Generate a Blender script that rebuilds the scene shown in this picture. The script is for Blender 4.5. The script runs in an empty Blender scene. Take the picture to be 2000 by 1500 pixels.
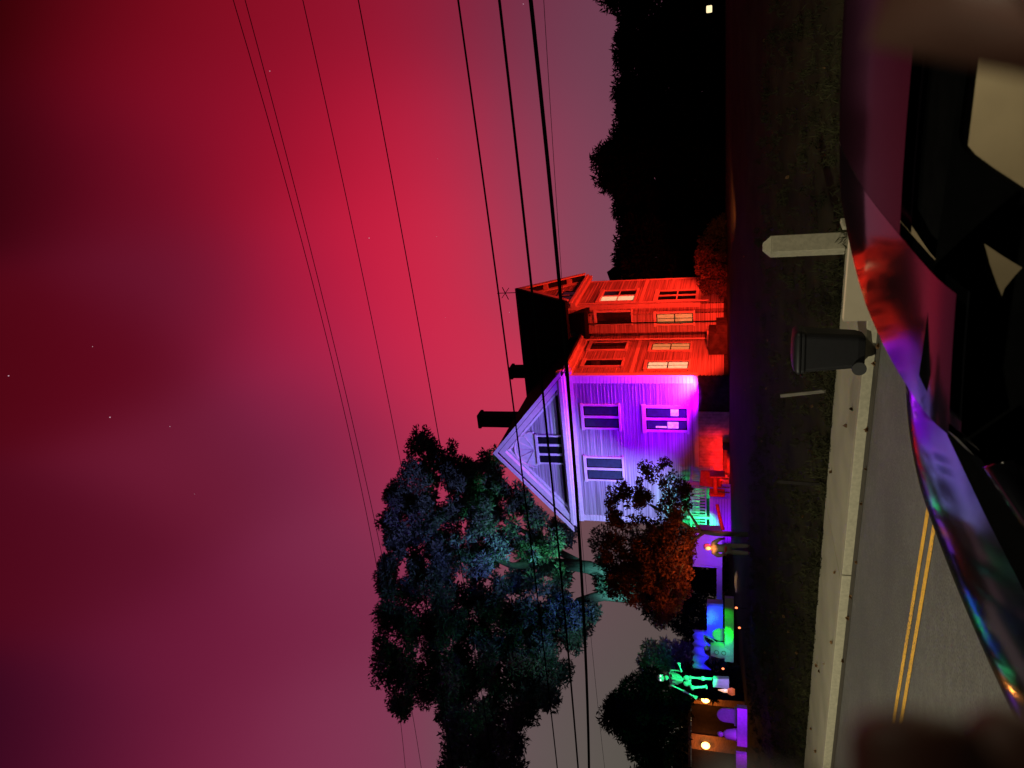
import bpy, math, random
import numpy as np
from mathutils import Vector, Matrix, geometry
R = math.radians
sc = bpy.context.scene
C = sc.collection

# ------------------------------------------------------------------ camera
CAMZ = 2.0
PITCH = R(15.9)
CP, SP = math.cos(PITCH), math.sin(PITCH)
FPX = 1444.0
cam_d = bpy.data.cameras.new('camera'); cam = bpy.data.objects.new('camera', cam_d); C.objects.link(cam)
cam_d.sensor_width = 36; cam_d.lens = 26; cam_d.clip_start = 0.01; cam_d.clip_end = 3000
Fw = Vector((0, CP, SP)); Up = Vector((0, -SP, CP)); Rt = Vector((1, 0, 0))
M3 = Matrix((-Up, Rt, -Fw)).transposed()          # the phone was held sideways: picture left is up
cam.matrix_world = Matrix.Translation((0, 0, CAMZ)) @ M3.to_4x4()
cam_d.dof.use_dof = True; cam_d.dof.focus_distance = 22; cam_d.dof.aperture_fstop = 7.0
sc.camera = cam
sc.view_settings.view_transform = 'Standard'; sc.view_settings.look = 'None'
sc.view_settings.exposure = 0; sc.view_settings.gamma = 1
sc.cycles.sample_clamp_indirect = 4; sc.cycles.max_bounces = 4
sc.cycles.sample_clamp_direct = 0

def ray(px, py):                                   # picture pixel (2000x1500) -> world direction, y component 1
    u = 1500 - py - 750; dv = px - 1000
    v = Rt*u + Fw*FPX - Up*dv
    return v / v.y
def at(px, py, Y): return Vector((0, 0, CAMZ)) + ray(px, py)*Y
def lin(c): return tuple(((x/255)/12.92 if x/255 <= .04045 else ((x/255+.055)/1.055)**2.4) for x in c)

# ------------------------------------------------------------------ night sky with red aurora (world)
SKY = [((0,0),(20,0,0)),((0,300),(36,1,6)),((0,700),(72,5,14)),((0,1100),(70,5,18)),((0,1450),(42,4,20)),
((200,0),(68,5,12)),((200,300),(84,8,22)),((200,700),(92,8,26)),((200,1100),(88,15,36)),((200,1450),(82,16,42)),
((400,0),(130,13,28)),((380,200),(120,13,34)),((400,550),(96,20,42)),((400,900),(106,25,48)),((400,1250),(104,24,52)),((400,1480),(112,30,58)),
((560,60),(132,15,36)),((550,330),(162,19,44)),((560,600),(122,24,52)),((600,850),(104,32,60)),((600,1200),(116,34,64)),((620,1480),(124,44,74)),
((710,30),(140,18,40)),((700,250),(176,24,52)),((700,500),(204,30,60)),((690,690),(176,34,74)),((640,560),(172,24,58)),((300,60),(120,10,26)),((350,330),(106,14,36)),((480,230),(150,16,42)),((780,700),(206,38,70)),((660,780),(124,34,66)),((740,850),(128,40,72)),((740,1100),(124,46,74)),((740,1450),(126,56,80)),
((850,40),(150,24,50)),((850,300),(192,32,60)),((850,550),(208,36,64)),((850,750),(206,40,72)),((880,950),(165,50,80)),
((960,20),(100,36,58)),((950,250),(160,42,70)),((950,500),(186,48,75)),((950,800),(186,58,82)),
((1050,60),(104,52,72)),((1060,300),(128,58,80)),((1060,500),(134,62,84)),
((1160,100),(106,68,82)),((1160,300),(116,70,86)),((1200,500),(112,78,90)),
((1000,1150),(112,66,80)),((1100,1250),(92,76,80)),((1000,1450),(100,80,84)),((1150,1450),(86,86,72)),((1240,1250),(88,80,74)),((1200,1100),(100,74,76)),
((1400,200),(70,52,58)),((1400,700),(76,58,62)),((1400,1100),(78,70,64)),((1400,1450),(76,72,62))]
w = bpy.data.worlds.new('World'); sc.world = w; w.use_nodes = True
nt = w.node_tree; N = nt.nodes; L = nt.links
for n in list(N): N.remove(n)
def nd(t, **k):
    n = N.new(t)
    for a, b in k.items(): setattr(n, a, b)
    return n
def mth(op, a, b=None, c=None):
    n = nd('ShaderNodeMath', operation=op)
    for i, v in enumerate((a, b, c)):
        if v is None: continue
        if isinstance(v, (int, float)): n.inputs[i].default_value = v
        else: L.new(v, n.inputs[i])
    return n.outputs[0]
tc = nd('ShaderNodeTexCoord'); sep = nd('ShaderNodeSeparateXYZ'); L.new(tc.outputs['Generated'], sep.inputs[0])
az = mth('ARCTAN2', sep.outputs[0], sep.outputs[1]); el = mth('ARCSINE', sep.outputs[2])
nz = nd('ShaderNodeTexNoise'); nz.inputs['Scale'].default_value = 3.2; nz.inputs['Detail'].default_value = 3; L.new(tc.outputs['Generated'], nz.inputs['Vector'])
wob = mth('MULTIPLY', mth('SUBTRACT', nz.outputs[0], .5), .045)
cmb = nd('ShaderNodeCombineXYZ'); L.new(mth('ADD', az, wob), cmb.inputs[0]); L.new(mth('SUBTRACT', el, wob), cmb.inputs[1])
SIG = R(4.2)
w.cycles.sampling_method = 'MANUAL'; w.cycles.sample_map_resolution = 256
accw = None; accc = None
for (p, col) in SKY:
    d = ray(*p).normalized(); a, e = math.atan2(d.x, d.y), math.asin(d.z)
    vm = nd('ShaderNodeVectorMath', operation='DISTANCE'); L.new(cmb.outputs[0], vm.inputs[0]); vm.inputs[1].default_value = (a, e, 0)
    wt = mth('ADD', mth('EXPONENT', mth('MULTIPLY', mth('MULTIPLY', vm.outputs['Value'], vm.outputs['Value']), -.5/SIG**2)), 1e-7)
    sv = nd('ShaderNodeVectorMath', operation='SCALE'); sv.inputs[0].default_value = lin(col); L.new(wt, sv.inputs['Scale'])
    if accw is None: accw, accc = wt, sv.outputs[0]
    else:
        accw = mth('ADD', accw, wt); av = nd('ShaderNodeVectorMath', operation='ADD'); L.new(accc, av.inputs[0]); L.new(sv.outputs[0], av.inputs[1]); accc = av.outputs[0]
dk = nd('ShaderNodeVectorMath', operation='ADD'); L.new(accc, dk.inputs[0]); dk.inputs[1].default_value = tuple(c*.004 for c in lin((14,9,14))); accc = dk.outputs[0]
accw = mth('ADD', accw, .004)
pk = nd('ShaderNodeVectorMath', operation='MULTIPLY'); L.new(accc, pk.inputs[0]); pk.inputs[1].default_value = (1.07, 1.05, 1.12); accc = pk.outputs[0]
fin = nd('ShaderNodeVectorMath', operation='SCALE'); L.new(accc, fin.inputs[0]); L.new(mth('DIVIDE', 1.0, accw), fin.inputs['Scale'])
bg = nd('ShaderNodeBackground'); L.new(fin.outputs[0], bg.inputs[0])
# glow from the ground below the horizon is nil
gt = mth('GREATER_THAN', el, -.06); L.new(gt, bg.inputs[1])
wo = nd('ShaderNodeOutputWorld'); L.new(bg.outputs[0], wo.inputs[0])

# ------------------------------------------------------------------ lamps
LK = dict(tree_blue=1, red_base=2.5, orange_uplight=3, booth_violet=3.5, skeleton_green=13, plinth_violet=5, crate_blue=2.6, stone_green=3, barrel_teal=1.8, sheet_blue=6, stone_violet=4, edge_magenta=4, path_yellow=3, tube_red=4, chair_red=1.8, skirt_violet=3, amber_spill=4, lamp_glow=1.5, red_flood=.6, far_red=1)
def lamp(name, kind, loc, energy, col, target=None, size=.1, angle=90, blend=.5):
    d = bpy.data.lights.new(name, kind); d.energy = energy*LK.get(name, 1); d.color = col
    if kind == 'SPOT': d.spot_size = R(angle); d.spot_blend = blend; d.shadow_soft_size = size
    elif kind == 'POINT': d.shadow_soft_size = size
    o = bpy.data.objects.new(name, d); C.objects.link(o); o.location = loc
    if target is not None: o.rotation_euler = (Vector(target)-Vector(loc)).to_track_quat('-Z', 'Y').to_euler()
    return o

# ------------------------------------------------------------------ materials
MATS = {}
def mat(name, col, rough=.8, var=.25, scale=6, bump=0, metal=0, emis=None, estr=0, coat=0, spec=.5, ior=1.5, stretch=(1,1,1), trans=0):
    if name in MATS: return MATS[name]
    m = bpy.data.materials.new(name); m.use_nodes = True; t = m.node_tree; b = t.nodes['Principled BSDF']
    b.inputs['Roughness'].default_value = rough; b.inputs['Metallic'].default_value = metal
    b.inputs['Coat Weight'].default_value = coat; b.inputs['Coat Roughness'].default_value = .03
    b.inputs['Specular IOR Level'].default_value = spec; b.inputs['IOR'].default_value = ior
    tcn = t.nodes.new('ShaderNodeTexCoord'); mp = t.nodes.new('ShaderNodeMapping'); mp.inputs['Scale'].default_value = stretch
    n = t.nodes.new('ShaderNodeTexNoise'); n.inputs['Scale'].default_value = scale; n.inputs['Detail'].default_value = 5
    t.links.new(tcn.outputs['Object'], mp.inputs[0]); t.links.new(mp.outputs[0], n.inputs['Vector'])
    cr = t.nodes.new('ShaderNodeValToRGB'); cr.color_ramp.elements[0].position = .3; cr.color_ramp.elements[1].position = .7
    cr.color_ramp.elements[0].color = tuple(c*(1-var) for c in col)+(1,); cr.color_ramp.elements[1].color = tuple(min(1, c*(1+var)) for c in col)+(1,)
    t.links.new(n.outputs[0], cr.inputs[0]); t.links.new(cr.outputs[0], b.inputs['Base Color'])
    if bump:
        bp = t.nodes.new('ShaderNodeBump'); bp.inputs['Strength'].default_value = bump; bp.inputs['Distance'].default_value = .02
        t.links.new(n.outputs[0], bp.inputs['Height']); t.links.new(bp.outputs[0], b.inputs['Normal'])
    if emis:
        b.inputs['Emission Color'].default_value = tuple(emis)+(1,); b.inputs['Emission Strength'].default_value = estr
        if var:
            e2 = t.nodes.new('ShaderNodeValToRGB'); e2.color_ramp.elements[0].position = .3; e2.color_ramp.elements[1].position = .62
            e2.color_ramp.elements[0].color = (emis[0]*.45,emis[1]*.4,emis[2]*.35,1); e2.color_ramp.elements[1].color = tuple(emis)+(1,)
            t.links.new(n.outputs[0], e2.inputs[0]); t.links.new(e2.outputs[0], b.inputs['Emission Color'])
    MATS[name] = m; return m
M = dict(
 siding=mat('painted clapboard', (.50,.48,.48), .7, .42, 5, .5, stretch=(.045,.045,4.2)),
 trim=mat('painted trim', (.72,.70,.68), .55, .08, 5),
 roof=mat('dark slate', (.018,.018,.02), .95, .4, 14, .4, spec=.1),
 brick=mat('chimney brick', (.03,.022,.02), .9, .4, 12, .5),
 found=mat('rubble foundation', (.05,.045,.04), .9, .45, 4, .8, spec=.1),
 lattice=mat('weathered cellar boards', (.5,.45,.42), .8, .3, 5, .4),
 darkpane=mat('dark window glass', (.012,.012,.015), .12, .2, 3),
 bluepane=mat('blue blind behind glass', (.035,.06,.075), .35, .25, 6),
 litpane=mat('lit curtain', (.3,.2,.1), .8, .3, 8, emis=(.55,.27,.085), estr=.85, stretch=(7,7,.6)),
 litbright=mat('bright lit curtain', (.3,.3,.2), .8, .3, 8, emis=(.85,.62,.34), estr=1.0, stretch=(5,5,1)),
 asphalt=mat('asphalt', (.070,.069,.064), .8, .22, 1.3, .25, spec=.25),
 walk=mat('concrete', (.22,.205,.14), .85, .15, 1.2, .3),
 granite=mat('granite', (.24,.22,.155), .8, .14, 18, .2),
 grass=mat('lawn', (.013,.012,.005), .95, .6, 1.1, .8, spec=.1),
 earth=mat('earth', (.03,.028,.018), .95, .5, .4, .3, spec=.1),
 yellow=mat('yellow road paint', (.58,.31,.03), .7, .35, 7, spec=.3),
 bark=mat('bark', (.13,.13,.12), .9, .35, 8, .8, stretch=(1,1,.3)),
 darkbark=mat('dark bark', (.012,.010,.009), .9, .3, 8, .5, spec=.1),
 paint=mat('black car paint', (.004,.004,.005), .10, .1, 3, ior=1.42, spec=.5),
 cglass=mat('tinted windscreen', (.003,.003,.004), .03, .1, 3, ior=1.5),
 rubber=mat('black rubber', (.01,.01,.01), .6, .2, 10),
 cream=mat('cream upholstery', (.50,.42,.29), .7, .1, 5, .1),
 binm=mat('black plastic', (.005,.005,.006), .5, .2, 20, spec=.25),
 metal=mat('grey metal', (.25,.25,.25), .4, .1, 8, metal=1),
 cable=mat('cable sheath', (.001,.001,.001), .9, .3, 4, spec=0),
 wood=mat('weathered wood', (.10,.09,.07), .85, .3, 10, .3, stretch=(4,4,.5)),
 bone=mat('plastic bone', (.5,.5,.47), .5, .08, 10),
 white=mat('white plastic', (.5,.5,.5), .5, .06, 5),
 foam=mat('painted foam', (.4,.4,.4), .8, .15, 12, .3),
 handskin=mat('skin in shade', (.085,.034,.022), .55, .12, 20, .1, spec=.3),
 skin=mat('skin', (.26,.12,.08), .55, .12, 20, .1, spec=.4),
 coatm=mat('olive jacket', (.16,.15,.10), .8, .3, 9, .3),
 jeans=mat('pale trousers', (.42,.40,.32), .85, .15, 9, .2),
 red=mat('red fabric', (.6,.06,.05), .8, .2, 8),
 pink=mat('pink hair', (.6,.05,.35), .8, .2, 20),
 lamplit_boards=mat('lamplit brown cedar boards', (.16,.08,.04), .85, .35, 7, .3, stretch=(1,1,5)),
 bulb=mat('lit bulb', (1,.8,.5), .5, 0, 5, emis=(1,.50,.12), estr=6),
 star=mat('star light', (1,1,1), .5, 0, 5, emis=(1,.6,.75), estr=.5),
 led=mat('small orange bulb', (1,.3,.1), .5, 0, 5, emis=(1,.22,.08), estr=2.5),
 slip=mat('plum leaves', (.13,.04,.02), .75, .6, 3, spec=.15),
 leaf=mat('broad leaves', (.12,.15,.12), .7, .65, .35, spec=.3),
 pine=mat('conifer needles', (.006,.008,.005), .95, .4, 1.2, spec=0),
 wallr=mat('far clapboard', (.45,.40,.38), .8, .15, 4, stretch=(1,1,6)),
)
def worn(name, col, base, thr=.42):
    m = mat(name, col, .75, .2, 7); t = m.node_tree; b = t.nodes['Principled BSDF']; src = b.inputs['Base Color'].links[0].from_socket
    tcn = t.nodes.new('ShaderNodeTexCoord'); n = t.nodes.new('ShaderNodeTexNoise'); n.inputs['Scale'].default_value = 38; n.inputs['Detail'].default_value = 6; t.links.new(tcn.outputs['Object'], n.inputs['Vector'])
    n2 = t.nodes.new('ShaderNodeTexNoise'); n2.inputs['Scale'].default_value = .45; n2.inputs['Detail'].default_value = 4; t.links.new(tcn.outputs['Object'], n2.inputs['Vector'])
    ad = t.nodes.new('ShaderNodeMath'); ad.operation = 'MULTIPLY_ADD'; ad.inputs[1].default_value = .6; t.links.new(n2.outputs[0], ad.inputs[0]); t.links.new(n.outputs[0], ad.inputs[2])
    cr = t.nodes.new('ShaderNodeValToRGB'); cr.color_ramp.elements[0].position = thr+.20; cr.color_ramp.elements[1].position = thr+.34; t.links.new(ad.outputs[0], cr.inputs[0])
    mx = t.nodes.new('ShaderNodeMixRGB'); mx.inputs[1].default_value = tuple(base)+(1,); t.links.new(cr.outputs[0], mx.inputs[0]); t.links.new(src, mx.inputs[2]); t.links.new(mx.outputs[0], b.inputs['Base Color']); return m
M['yellow'] = worn('worn yellow road paint', (.60,.32,.03), (.12,.09,.05), .42)
M['asphalt'] = worn('patched asphalt', (.082,.081,.072), (.050,.049,.045), .50)
_r = [n for n in M['siding'].node_tree.nodes if n.type == 'VALTORGB'][0]; _r.color_ramp.elements[0].position = .38; _r.color_ramp.elements[1].position = .60; _r.color_ramp.elements[0].color = (.27,.24,.25,1); _r.color_ramp.elements[1].color = (.62,.60,.61,1)
# car side glass: clear with a mirror-like coat
def glass_mat():
    m = bpy.data.materials.new('clear car glass'); m.use_nodes = True; t = m.node_tree
    for n in list(t.nodes): t.nodes.remove(n)
    o = t.nodes.new('ShaderNodeOutputMaterial'); mx = t.nodes.new('ShaderNodeMixShader'); tr = t.nodes.new('ShaderNodeBsdfTransparent'); gl = t.nodes.new('ShaderNodeBsdfGlossy'); lw = t.nodes.new('ShaderNodeFresnel')
    tr.inputs[0].default_value = (.9,.92,.9,1); gl.inputs['Roughness'].default_value = .02; lw.inputs[0].default_value = 1.35
    t.links.new(lw.outputs[0], mx.inputs[0]); t.links.new(tr.outputs[0], mx.inputs[1]); t.links.new(gl.outputs[0], mx.inputs[2]); t.links.new(mx.outputs[0], o.inputs[0]); return m
M['glass'] = glass_mat()

# ------------------------------------------------------------------ mesh builder
class MB:
    def __init__(s): s.v = []; s.f = []
    def quad(s, *p):
        k = len(s.v); s.v += [tuple(q) for q in p]; s.f.append(tuple(range(k, k+len(p)))); return s
    def box(s, x0, x1, y0, y1, z0, z1):
        k = len(s.v); s.v += [(x0,y0,z0),(x1,y0,z0),(x1,y1,z0),(x0,y1,z0),(x0,y0,z1),(x1,y0,z1),(x1,y1,z1),(x0,y1,z1)]
        s.f += [tuple(k+i for i in q) for q in ((0,3,2,1),(4,5,6,7),(0,1,5,4),(1,2,6,5),(2,3,7,6),(3,0,4,7))]; return s
    def prism(s, pts, vec):                       # closed polygon swept by vec
        k = len(s.v); n = len(pts); vec = Vector(vec)
        s.v += [tuple(p) for p in pts] + [tuple(Vector(p)+vec) for p in pts]
        s.f += [tuple(range(k+n-1, k-1, -1)), tuple(range(k+n, k+2*n))] + [(k+i, k+(i+1)%n, k+n+(i+1)%n, k+n+i) for i in range(n)]; return s
    def tube(s, path, r, seg=8, caps=True):
        path = [Vector(p) for p in path]; rr = r if isinstance(r, (list, tuple)) else [r]*len(path); k = len(s.v); ref = None
        for i, p in enumerate(path):
            t = (path[min(i+1, len(path)-1)] - path[max(i-1, 0)]).normalized()
            if ref is None: ref = t.orthogonal().normalized()
            ref = (ref - t*ref.dot(t)).normalized(); b = t.cross(ref)
            for j in range(seg):
                a = 2*math.pi*j/seg; s.v.append(tuple(p + (ref*math.cos(a)+b*math.sin(a))*rr[i]))
        for i in range(len(path)-1):
            for j in range(seg): s.f.append((k+i*seg+j, k+i*seg+(j+1)%seg, k+(i+1)*seg+(j+1)%seg, k+(i+1)*seg+j))
        if caps:
            s.f.append(tuple(k+j for j in reversed(range(seg)))); e = k+(len(path)-1)*seg; s.f.append(tuple(e+j for j in range(seg)))
        return s
    def ball(s, c, rx, ry=None, rz=None, seg=12, rings=8):
        ry = ry or rx; rz = rz or rx; k = len(s.v); c = Vector(c)
        for i in range(rings+1):
            th = math.pi*i/rings
            for j in range(seg):
                a = 2*math.pi*j/seg; s.v.append((c.x+rx*math.sin(th)*math.cos(a), c.y+ry*math.sin(th)*math.sin(a), c.z+rz*math.cos(th)))
        for i in range(rings):
            for j in range(seg): s.f.append((k+i*seg+j, k+(i+1)*seg+j, k+(i+1)*seg+(j+1)%seg, k+i*seg+(j+1)%seg))
        return s
    def build(s, name, m, parent=None, smooth=False, bevel=0, kind=None):
        me = bpy.data.meshes.new(name); me.from_pydata(s.v, [], s.f); me.materials.append(m if not isinstance(m, str) else M[m]); me.update()
        if smooth: me.polygons.foreach_set('use_smooth', [True]*len(me.polygons))
        o = bpy.data.objects.new(name, me); C.objects.link(o)
        if parent: o.parent = parent
        if bevel:
            b = o.modifiers.new('bevel', 'BEVEL'); b.width = bevel; b.segments = 3; b.limit_method = 'ANGLE'
        if kind: o['kind'] = kind
        return o
def tag(o, label, cat, group=None, kind=None):
    o['label'] = label; o['category'] = cat
    if group: o['group'] = group
    if kind: o['kind'] = kind
    return o
def thing(name, loc, label, cat, group=None, rz=0):
    o = bpy.data.objects.new(name, None); C.objects.link(o); o.location = loc; o.rotation_euler = (0, 0, rz); o.empty_display_size = .3
    return tag(o, label, cat, group)

# ------------------------------------------------------------------ road frame: s runs to the left along the road, n across it
RD = Vector((-.875, .484, 0)).normalized(); ND = Vector((RD.y, -RD.x, 0))
def rn(s, n, z=0): return RD*s + ND*n + Vector((0, 0, z))
def smooth(t): t = max(0, min(1, t)); return t*t*(3-2*t)
WALK = 12.1; KERB = 9.87
def H(s, n):
    if n < WALK: return -.03
    z = .12 + 1.58*((min(n, 29)-WALK)/(29-WALK))**.85 + .15*smooth((n-29)/8)
    if n > 60: z += (n-60)*.01
    z += .05*math.sin(s*.55+n*.3)*math.sin(n*.8-s*.2)*smooth((n-13)/4)*(1-smooth((n-24)/5))
    return z
def Hw(p): return H(p.dot(RD), p.dot(ND))
def hit(px, py, far=60):                            # where the ray through a pixel meets the ground
    d = ray(px, py); y = 4
    while y < far:
        p = Vector((0,0,CAMZ)) + d*y
        zz = 0 if p.dot(ND) < KERB else max(.13, Hw(p)) if p.dot(ND) >= WALK else .13
        if p.z <= zz: return p
        y += .05
    return p
def grid_sheet(name, m, ss, nn, zf, kind='structure'):
    b = MB(); k = len(nn)
    for s_ in ss:
        for n_ in nn: b.v.append(tuple(rn(s_, n_, zf(s_, n_))))
    for i in range(len(ss)-1):
        for j in range(k-1): b.f.append((i*k+j, i*k+j+1, (i+1)*k+j+1, (i+1)*k+j))
    return b.build(name, m, kind=kind, smooth=True)
ss = sorted(set([-900,-500,-250,-120,-80]+[x*.6 for x in range(-90, 130)]+[100,150,300,500,900]))
nn = sorted(set([-900,-300,-80,-30,-8,0,5,9.5,WALK-.02,WALK]+[WALK+.45*i for i in range(1, 60)]+[45,55,70,110,200,400,900]))
grid_sheet('ground', 'grass', ss, nn, H)
grid_sheet('road', 'asphalt', [-300,-60,-20,0,20,60,300], [-3.4,0,5,KERB-.02], lambda s,n: 0.0)
grid_sheet('gutter', mat('kerb-shaded gutter grit', (.03,.024,.014), .95, .4, 12, .4), [-300,-20,0,20,300], [KERB-.30,KERB+.01], lambda s,n: .004)  # brown gutter with the kerb's shadow line put into its colour
b = MB()
for (n0, n1, z1) in ((KERB, KERB+.17, .14),):
    s_ = -9.0
    while s_ < 60:
        s1 = s_+9; p = [rn(s_+.006, n0), rn(s1-.006, n0), rn(s1-.006, n1), rn(s_+.006, n1)]
        b.prism([q+Vector((0,0,-.1)) for q in p], (0,0,z1+.1)); s_ = s1
b.build('kerb', 'granite', kind='structure', bevel=.012)
b = MB(); s_ = -3.6
while s_ < 60:
    s1 = s_+6.4; p = [rn(s_+.006, KERB+.175), rn(s1-.006, KERB+.175), rn(s1-.006, WALK), rn(s_+.006, WALK)]
    b.prism([q+Vector((0,0,-.1)) for q in p], (0,0,.235)); s_ = s1
b.build('sidewalk', 'walk', kind='structure', bevel=.008)
for k_, n0 in enumerate((6.42, 6.68)):
    grid_sheet('road_line', 'yellow', [-60,-10,0,10,60], [n0-.055, n0+.055], lambda s,n: .006)

# ------------------------------------------------------------------ leaves
def foliage(name, centers, radii, n_leaf, size, m, parent=None, seed=1, droop=0, aspect=.45, spiky=0):
    rg = np.random.default_rng(seed); cs = np.array(centers, float); rs = np.array(radii, float)
    wt = rs**2; idx = rg.choice(len(cs), n_leaf, p=wt/wt.sum())
    d = rg.normal(size=(n_leaf,3)); d /= np.linalg.norm(d, axis=1)[:,None]
    rad = rg.random(n_leaf)**.45
    p = cs[idx] + d*(rs[idx]*rad)[:,None]*np.array([1,1,.85])
    a = rg.normal(size=(n_leaf,3)) + spiky*d; a[:,2] -= droop; a /= np.linalg.norm(a, axis=1)[:,None]
    r2 = rg.normal(size=(n_leaf,3)); bb = np.cross(a, r2); bb /= np.linalg.norm(bb, axis=1)[:,None]
    s = size*rg.uniform(.6, 1.4, n_leaf)[:,None]
    c = np.cross(a, bb)
    v0 = p - a*s*.5; v1 = p + bb*s*aspect*.5 + c*s*.08; v2 = p + a*s*.6; v3 = p - bb*s*aspect*.5 + c*s*.08
    V = np.stack([v0,v1,v2,v3], 1).reshape(-1,3); Fc = np.arange(n_leaf*4).reshape(-1,4)
    me = bpy.data.meshes.new(name); me.vertices.add(len(V)); me.vertices.foreach_set('co', V.ravel()); me.loops.add(len(V)); me.loops.foreach_set('vertex_index', Fc.ravel())
    me.polygons.add(len(Fc)); me.polygons.foreach_set('loop_start', np.arange(0, len(V), 4)); me.polygons.foreach_set('loop_total', np.full(len(Fc), 4)); me.update(calc_edges=True)
    me.materials.append(M[m] if isinstance(m, str) else m)
    o = bpy.data.objects.new(name, me); C.objects.link(o)
    if parent: o.parent = parent
    return o
def inpoly(x, y, P):
    c = False; j = len(P)-1
    for i in range(len(P)):
        if (P[i][1] > y) != (P[j][1] > y) and x < (P[j][0]-P[i][0])*(y-P[i][1])/(P[j][1]-P[i][1])+P[i][0]: c = not c
        j = i
    return c
def crown_pts(poly, Y, n, dy, rpx, seed, holes=()):
    rg = random.Random(seed); xs = [p[0] for p in poly]; ys = [p[1] for p in poly]; out = []; rad = []
    tries = 0
    while len(out) < n and tries < 50000:
        tries += 1
        x, y = rg.uniform(min(xs), max(xs)), rg.uniform(min(ys), max(ys))
        if not inpoly(x, y, poly): continue
        if any((x-h[0])**2+(y-h[1])**2 < h[2]**2 for h in holes): continue
        yy = Y + rg.uniform(-dy, dy); out.append(tuple(at(x, y, yy))); rad.append(rpx*rg.uniform(.6, 1.25)/FPX*yy)
    return out, rad
def rel(pts, o): return [tuple(Vector(p)-Vector(o)) for p in pts]

rg = random.Random(4); gp = []
for i in range(2600):
    s_ = rg.uniform(-12, 26); n_ = WALK-.06+rg.random()**2*9; q = rn(s_, n_); gp.append((q.x, q.y, H(s_, max(n_, WALK))+.05))
g_ = foliage('grass', gp, [rg.uniform(.05,.16) for _ in gp], 42000, .13, mat('grass blades', (.020,.020,.008), .9, .6, 1.2, spec=.1), None, 91, droop=-1.2, aspect=.12); tag(g_, 'dark ragged grass at the edge of the pavement and over the lawn', 'grass', kind='stuff')
gp = []
for i in range(140):
    s_ = rg.uniform(-10, 26); n_ = rg.choice((rg.uniform(KERB-.35, KERB), rg.uniform(KERB+.2, WALK), rg.uniform(WALK, 24))); q = rn(s_, n_); gp.append((q.x, q.y, (.006 if n_ < KERB else .145 if n_ < WALK else H(s_, n_)+.03)+.008))
g_ = foliage('fallen_leaves', gp, [.006 for _ in gp], 900, .07, mat('dead leaves', (.14,.075,.03), .8, .5, 3, spec=.2), None, 92, droop=0, aspect=.8); tag(g_, 'scattered small dead leaves along the gutter, pavement and lawn', 'leaves', kind='stuff')

# ------------------------------------------------------------------ the house
HO = Vector((.36, 34.66, 1.80)); HX = Vector((.9205,-.3908,0)); HY = Vector((.3908,.9205,0))
HRZ = math.atan2(HX.y, HX.x)
def hl(v): v = v-HO; return Vector((v.dot(HX), v.dot(HY), v.z))
def HW(x, y, z): return HO + HX*x + HY*y + Vector((0,0,z))
def onplane(px, py, axis, val):                     # pixel -> point of a house plane, in house axes
    d = ray(px, py); c = Vector((0,0,CAMZ)); lc = hl(c); ld = Vector((d.dot(HX), d.dot(HY), d.z))
    t = (val-lc[axis])/ld[axis]; return lc+ld*t
house = thing('house', HO, 'large clapboard house lit purple on its gable and red on its side', 'house', rz=HRZ)
EZ, RZ = 7.5, 11.35; WX0 = -8.0; MX1 = 1.72; MY0, MY1 = 5.6, 10.6; MEZ = 8.25; MRZ = 11.8; RY = 8.15
SB = 1.30                                           # bottom of the siding
P_ = .165
def clap_front(b, x0, x1, y, z0, z1, xl=None, xr=None, sgn=-1):
    z = z0
    while z < z1-.01:
        zt = min(z+P_, z1); a0 = xl(z) if xl else x0; a1 = xr(z) if xr else x1; c0 = xl(zt) if xl else x0; c1 = xr(zt) if xr else x1
        yo = y+sgn*.052; yi = y+sgn*.003
        b.quad((a0,yo,z),(a1,yo,z),(c1,yi,zt),(c0,yi,zt)); b.quad((a0,y,z),(a1,y,z),(a1,yo,z),(a0,yo,z)); z = zt
def clap_side(b, y0, y1, x, z0, z1, yl=None, yr=None):
    z = z0
    while z < z1-.01:
        zt = min(z+P_, z1); a0 = yl(z) if yl else y0; a1 = yr(z) if yr else y1; c0 = yl(zt) if yl else y0; c1 = yr(zt) if yr else y1
        xo = x+.052; xi = x+.003
        b.quad((xo,a0,z),(xo,a1,z),(xi,c1,zt),(xi,c0,zt)); b.quad((x,a0,z),(x,a1,z),(xo,a1,z),(xo,a0,z)); z = zt
b = MB()
clap_front(b, WX0, 0, 0, SB, EZ)
WM = WX0/2; SL = (RZ-EZ)/(-WM+.45)
clap_front(b, 0, 0, -.02, EZ+.5, RZ-.35, xl=lambda z: WM-(RZ-.2-z)/SL, xr=lambda z: WM+(RZ-.2-z)/SL)
clap_side(b, 0.02, MY0, 0, .15, EZ)
clap_front(b, 0, MX1, MY0, .15, MEZ)
clap_side(b, MY0, MY1, MX1, .15, MEZ)
sm = (MRZ-MEZ)/(RY-MY0+.45)
clap_side(b, 0, 0, MX1+.02, MEZ, MRZ-.3, yl=lambda z: RY-(MRZ-.2-z)/sm, yr=lambda z: RY+(MRZ-.2-z)/sm)
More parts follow.
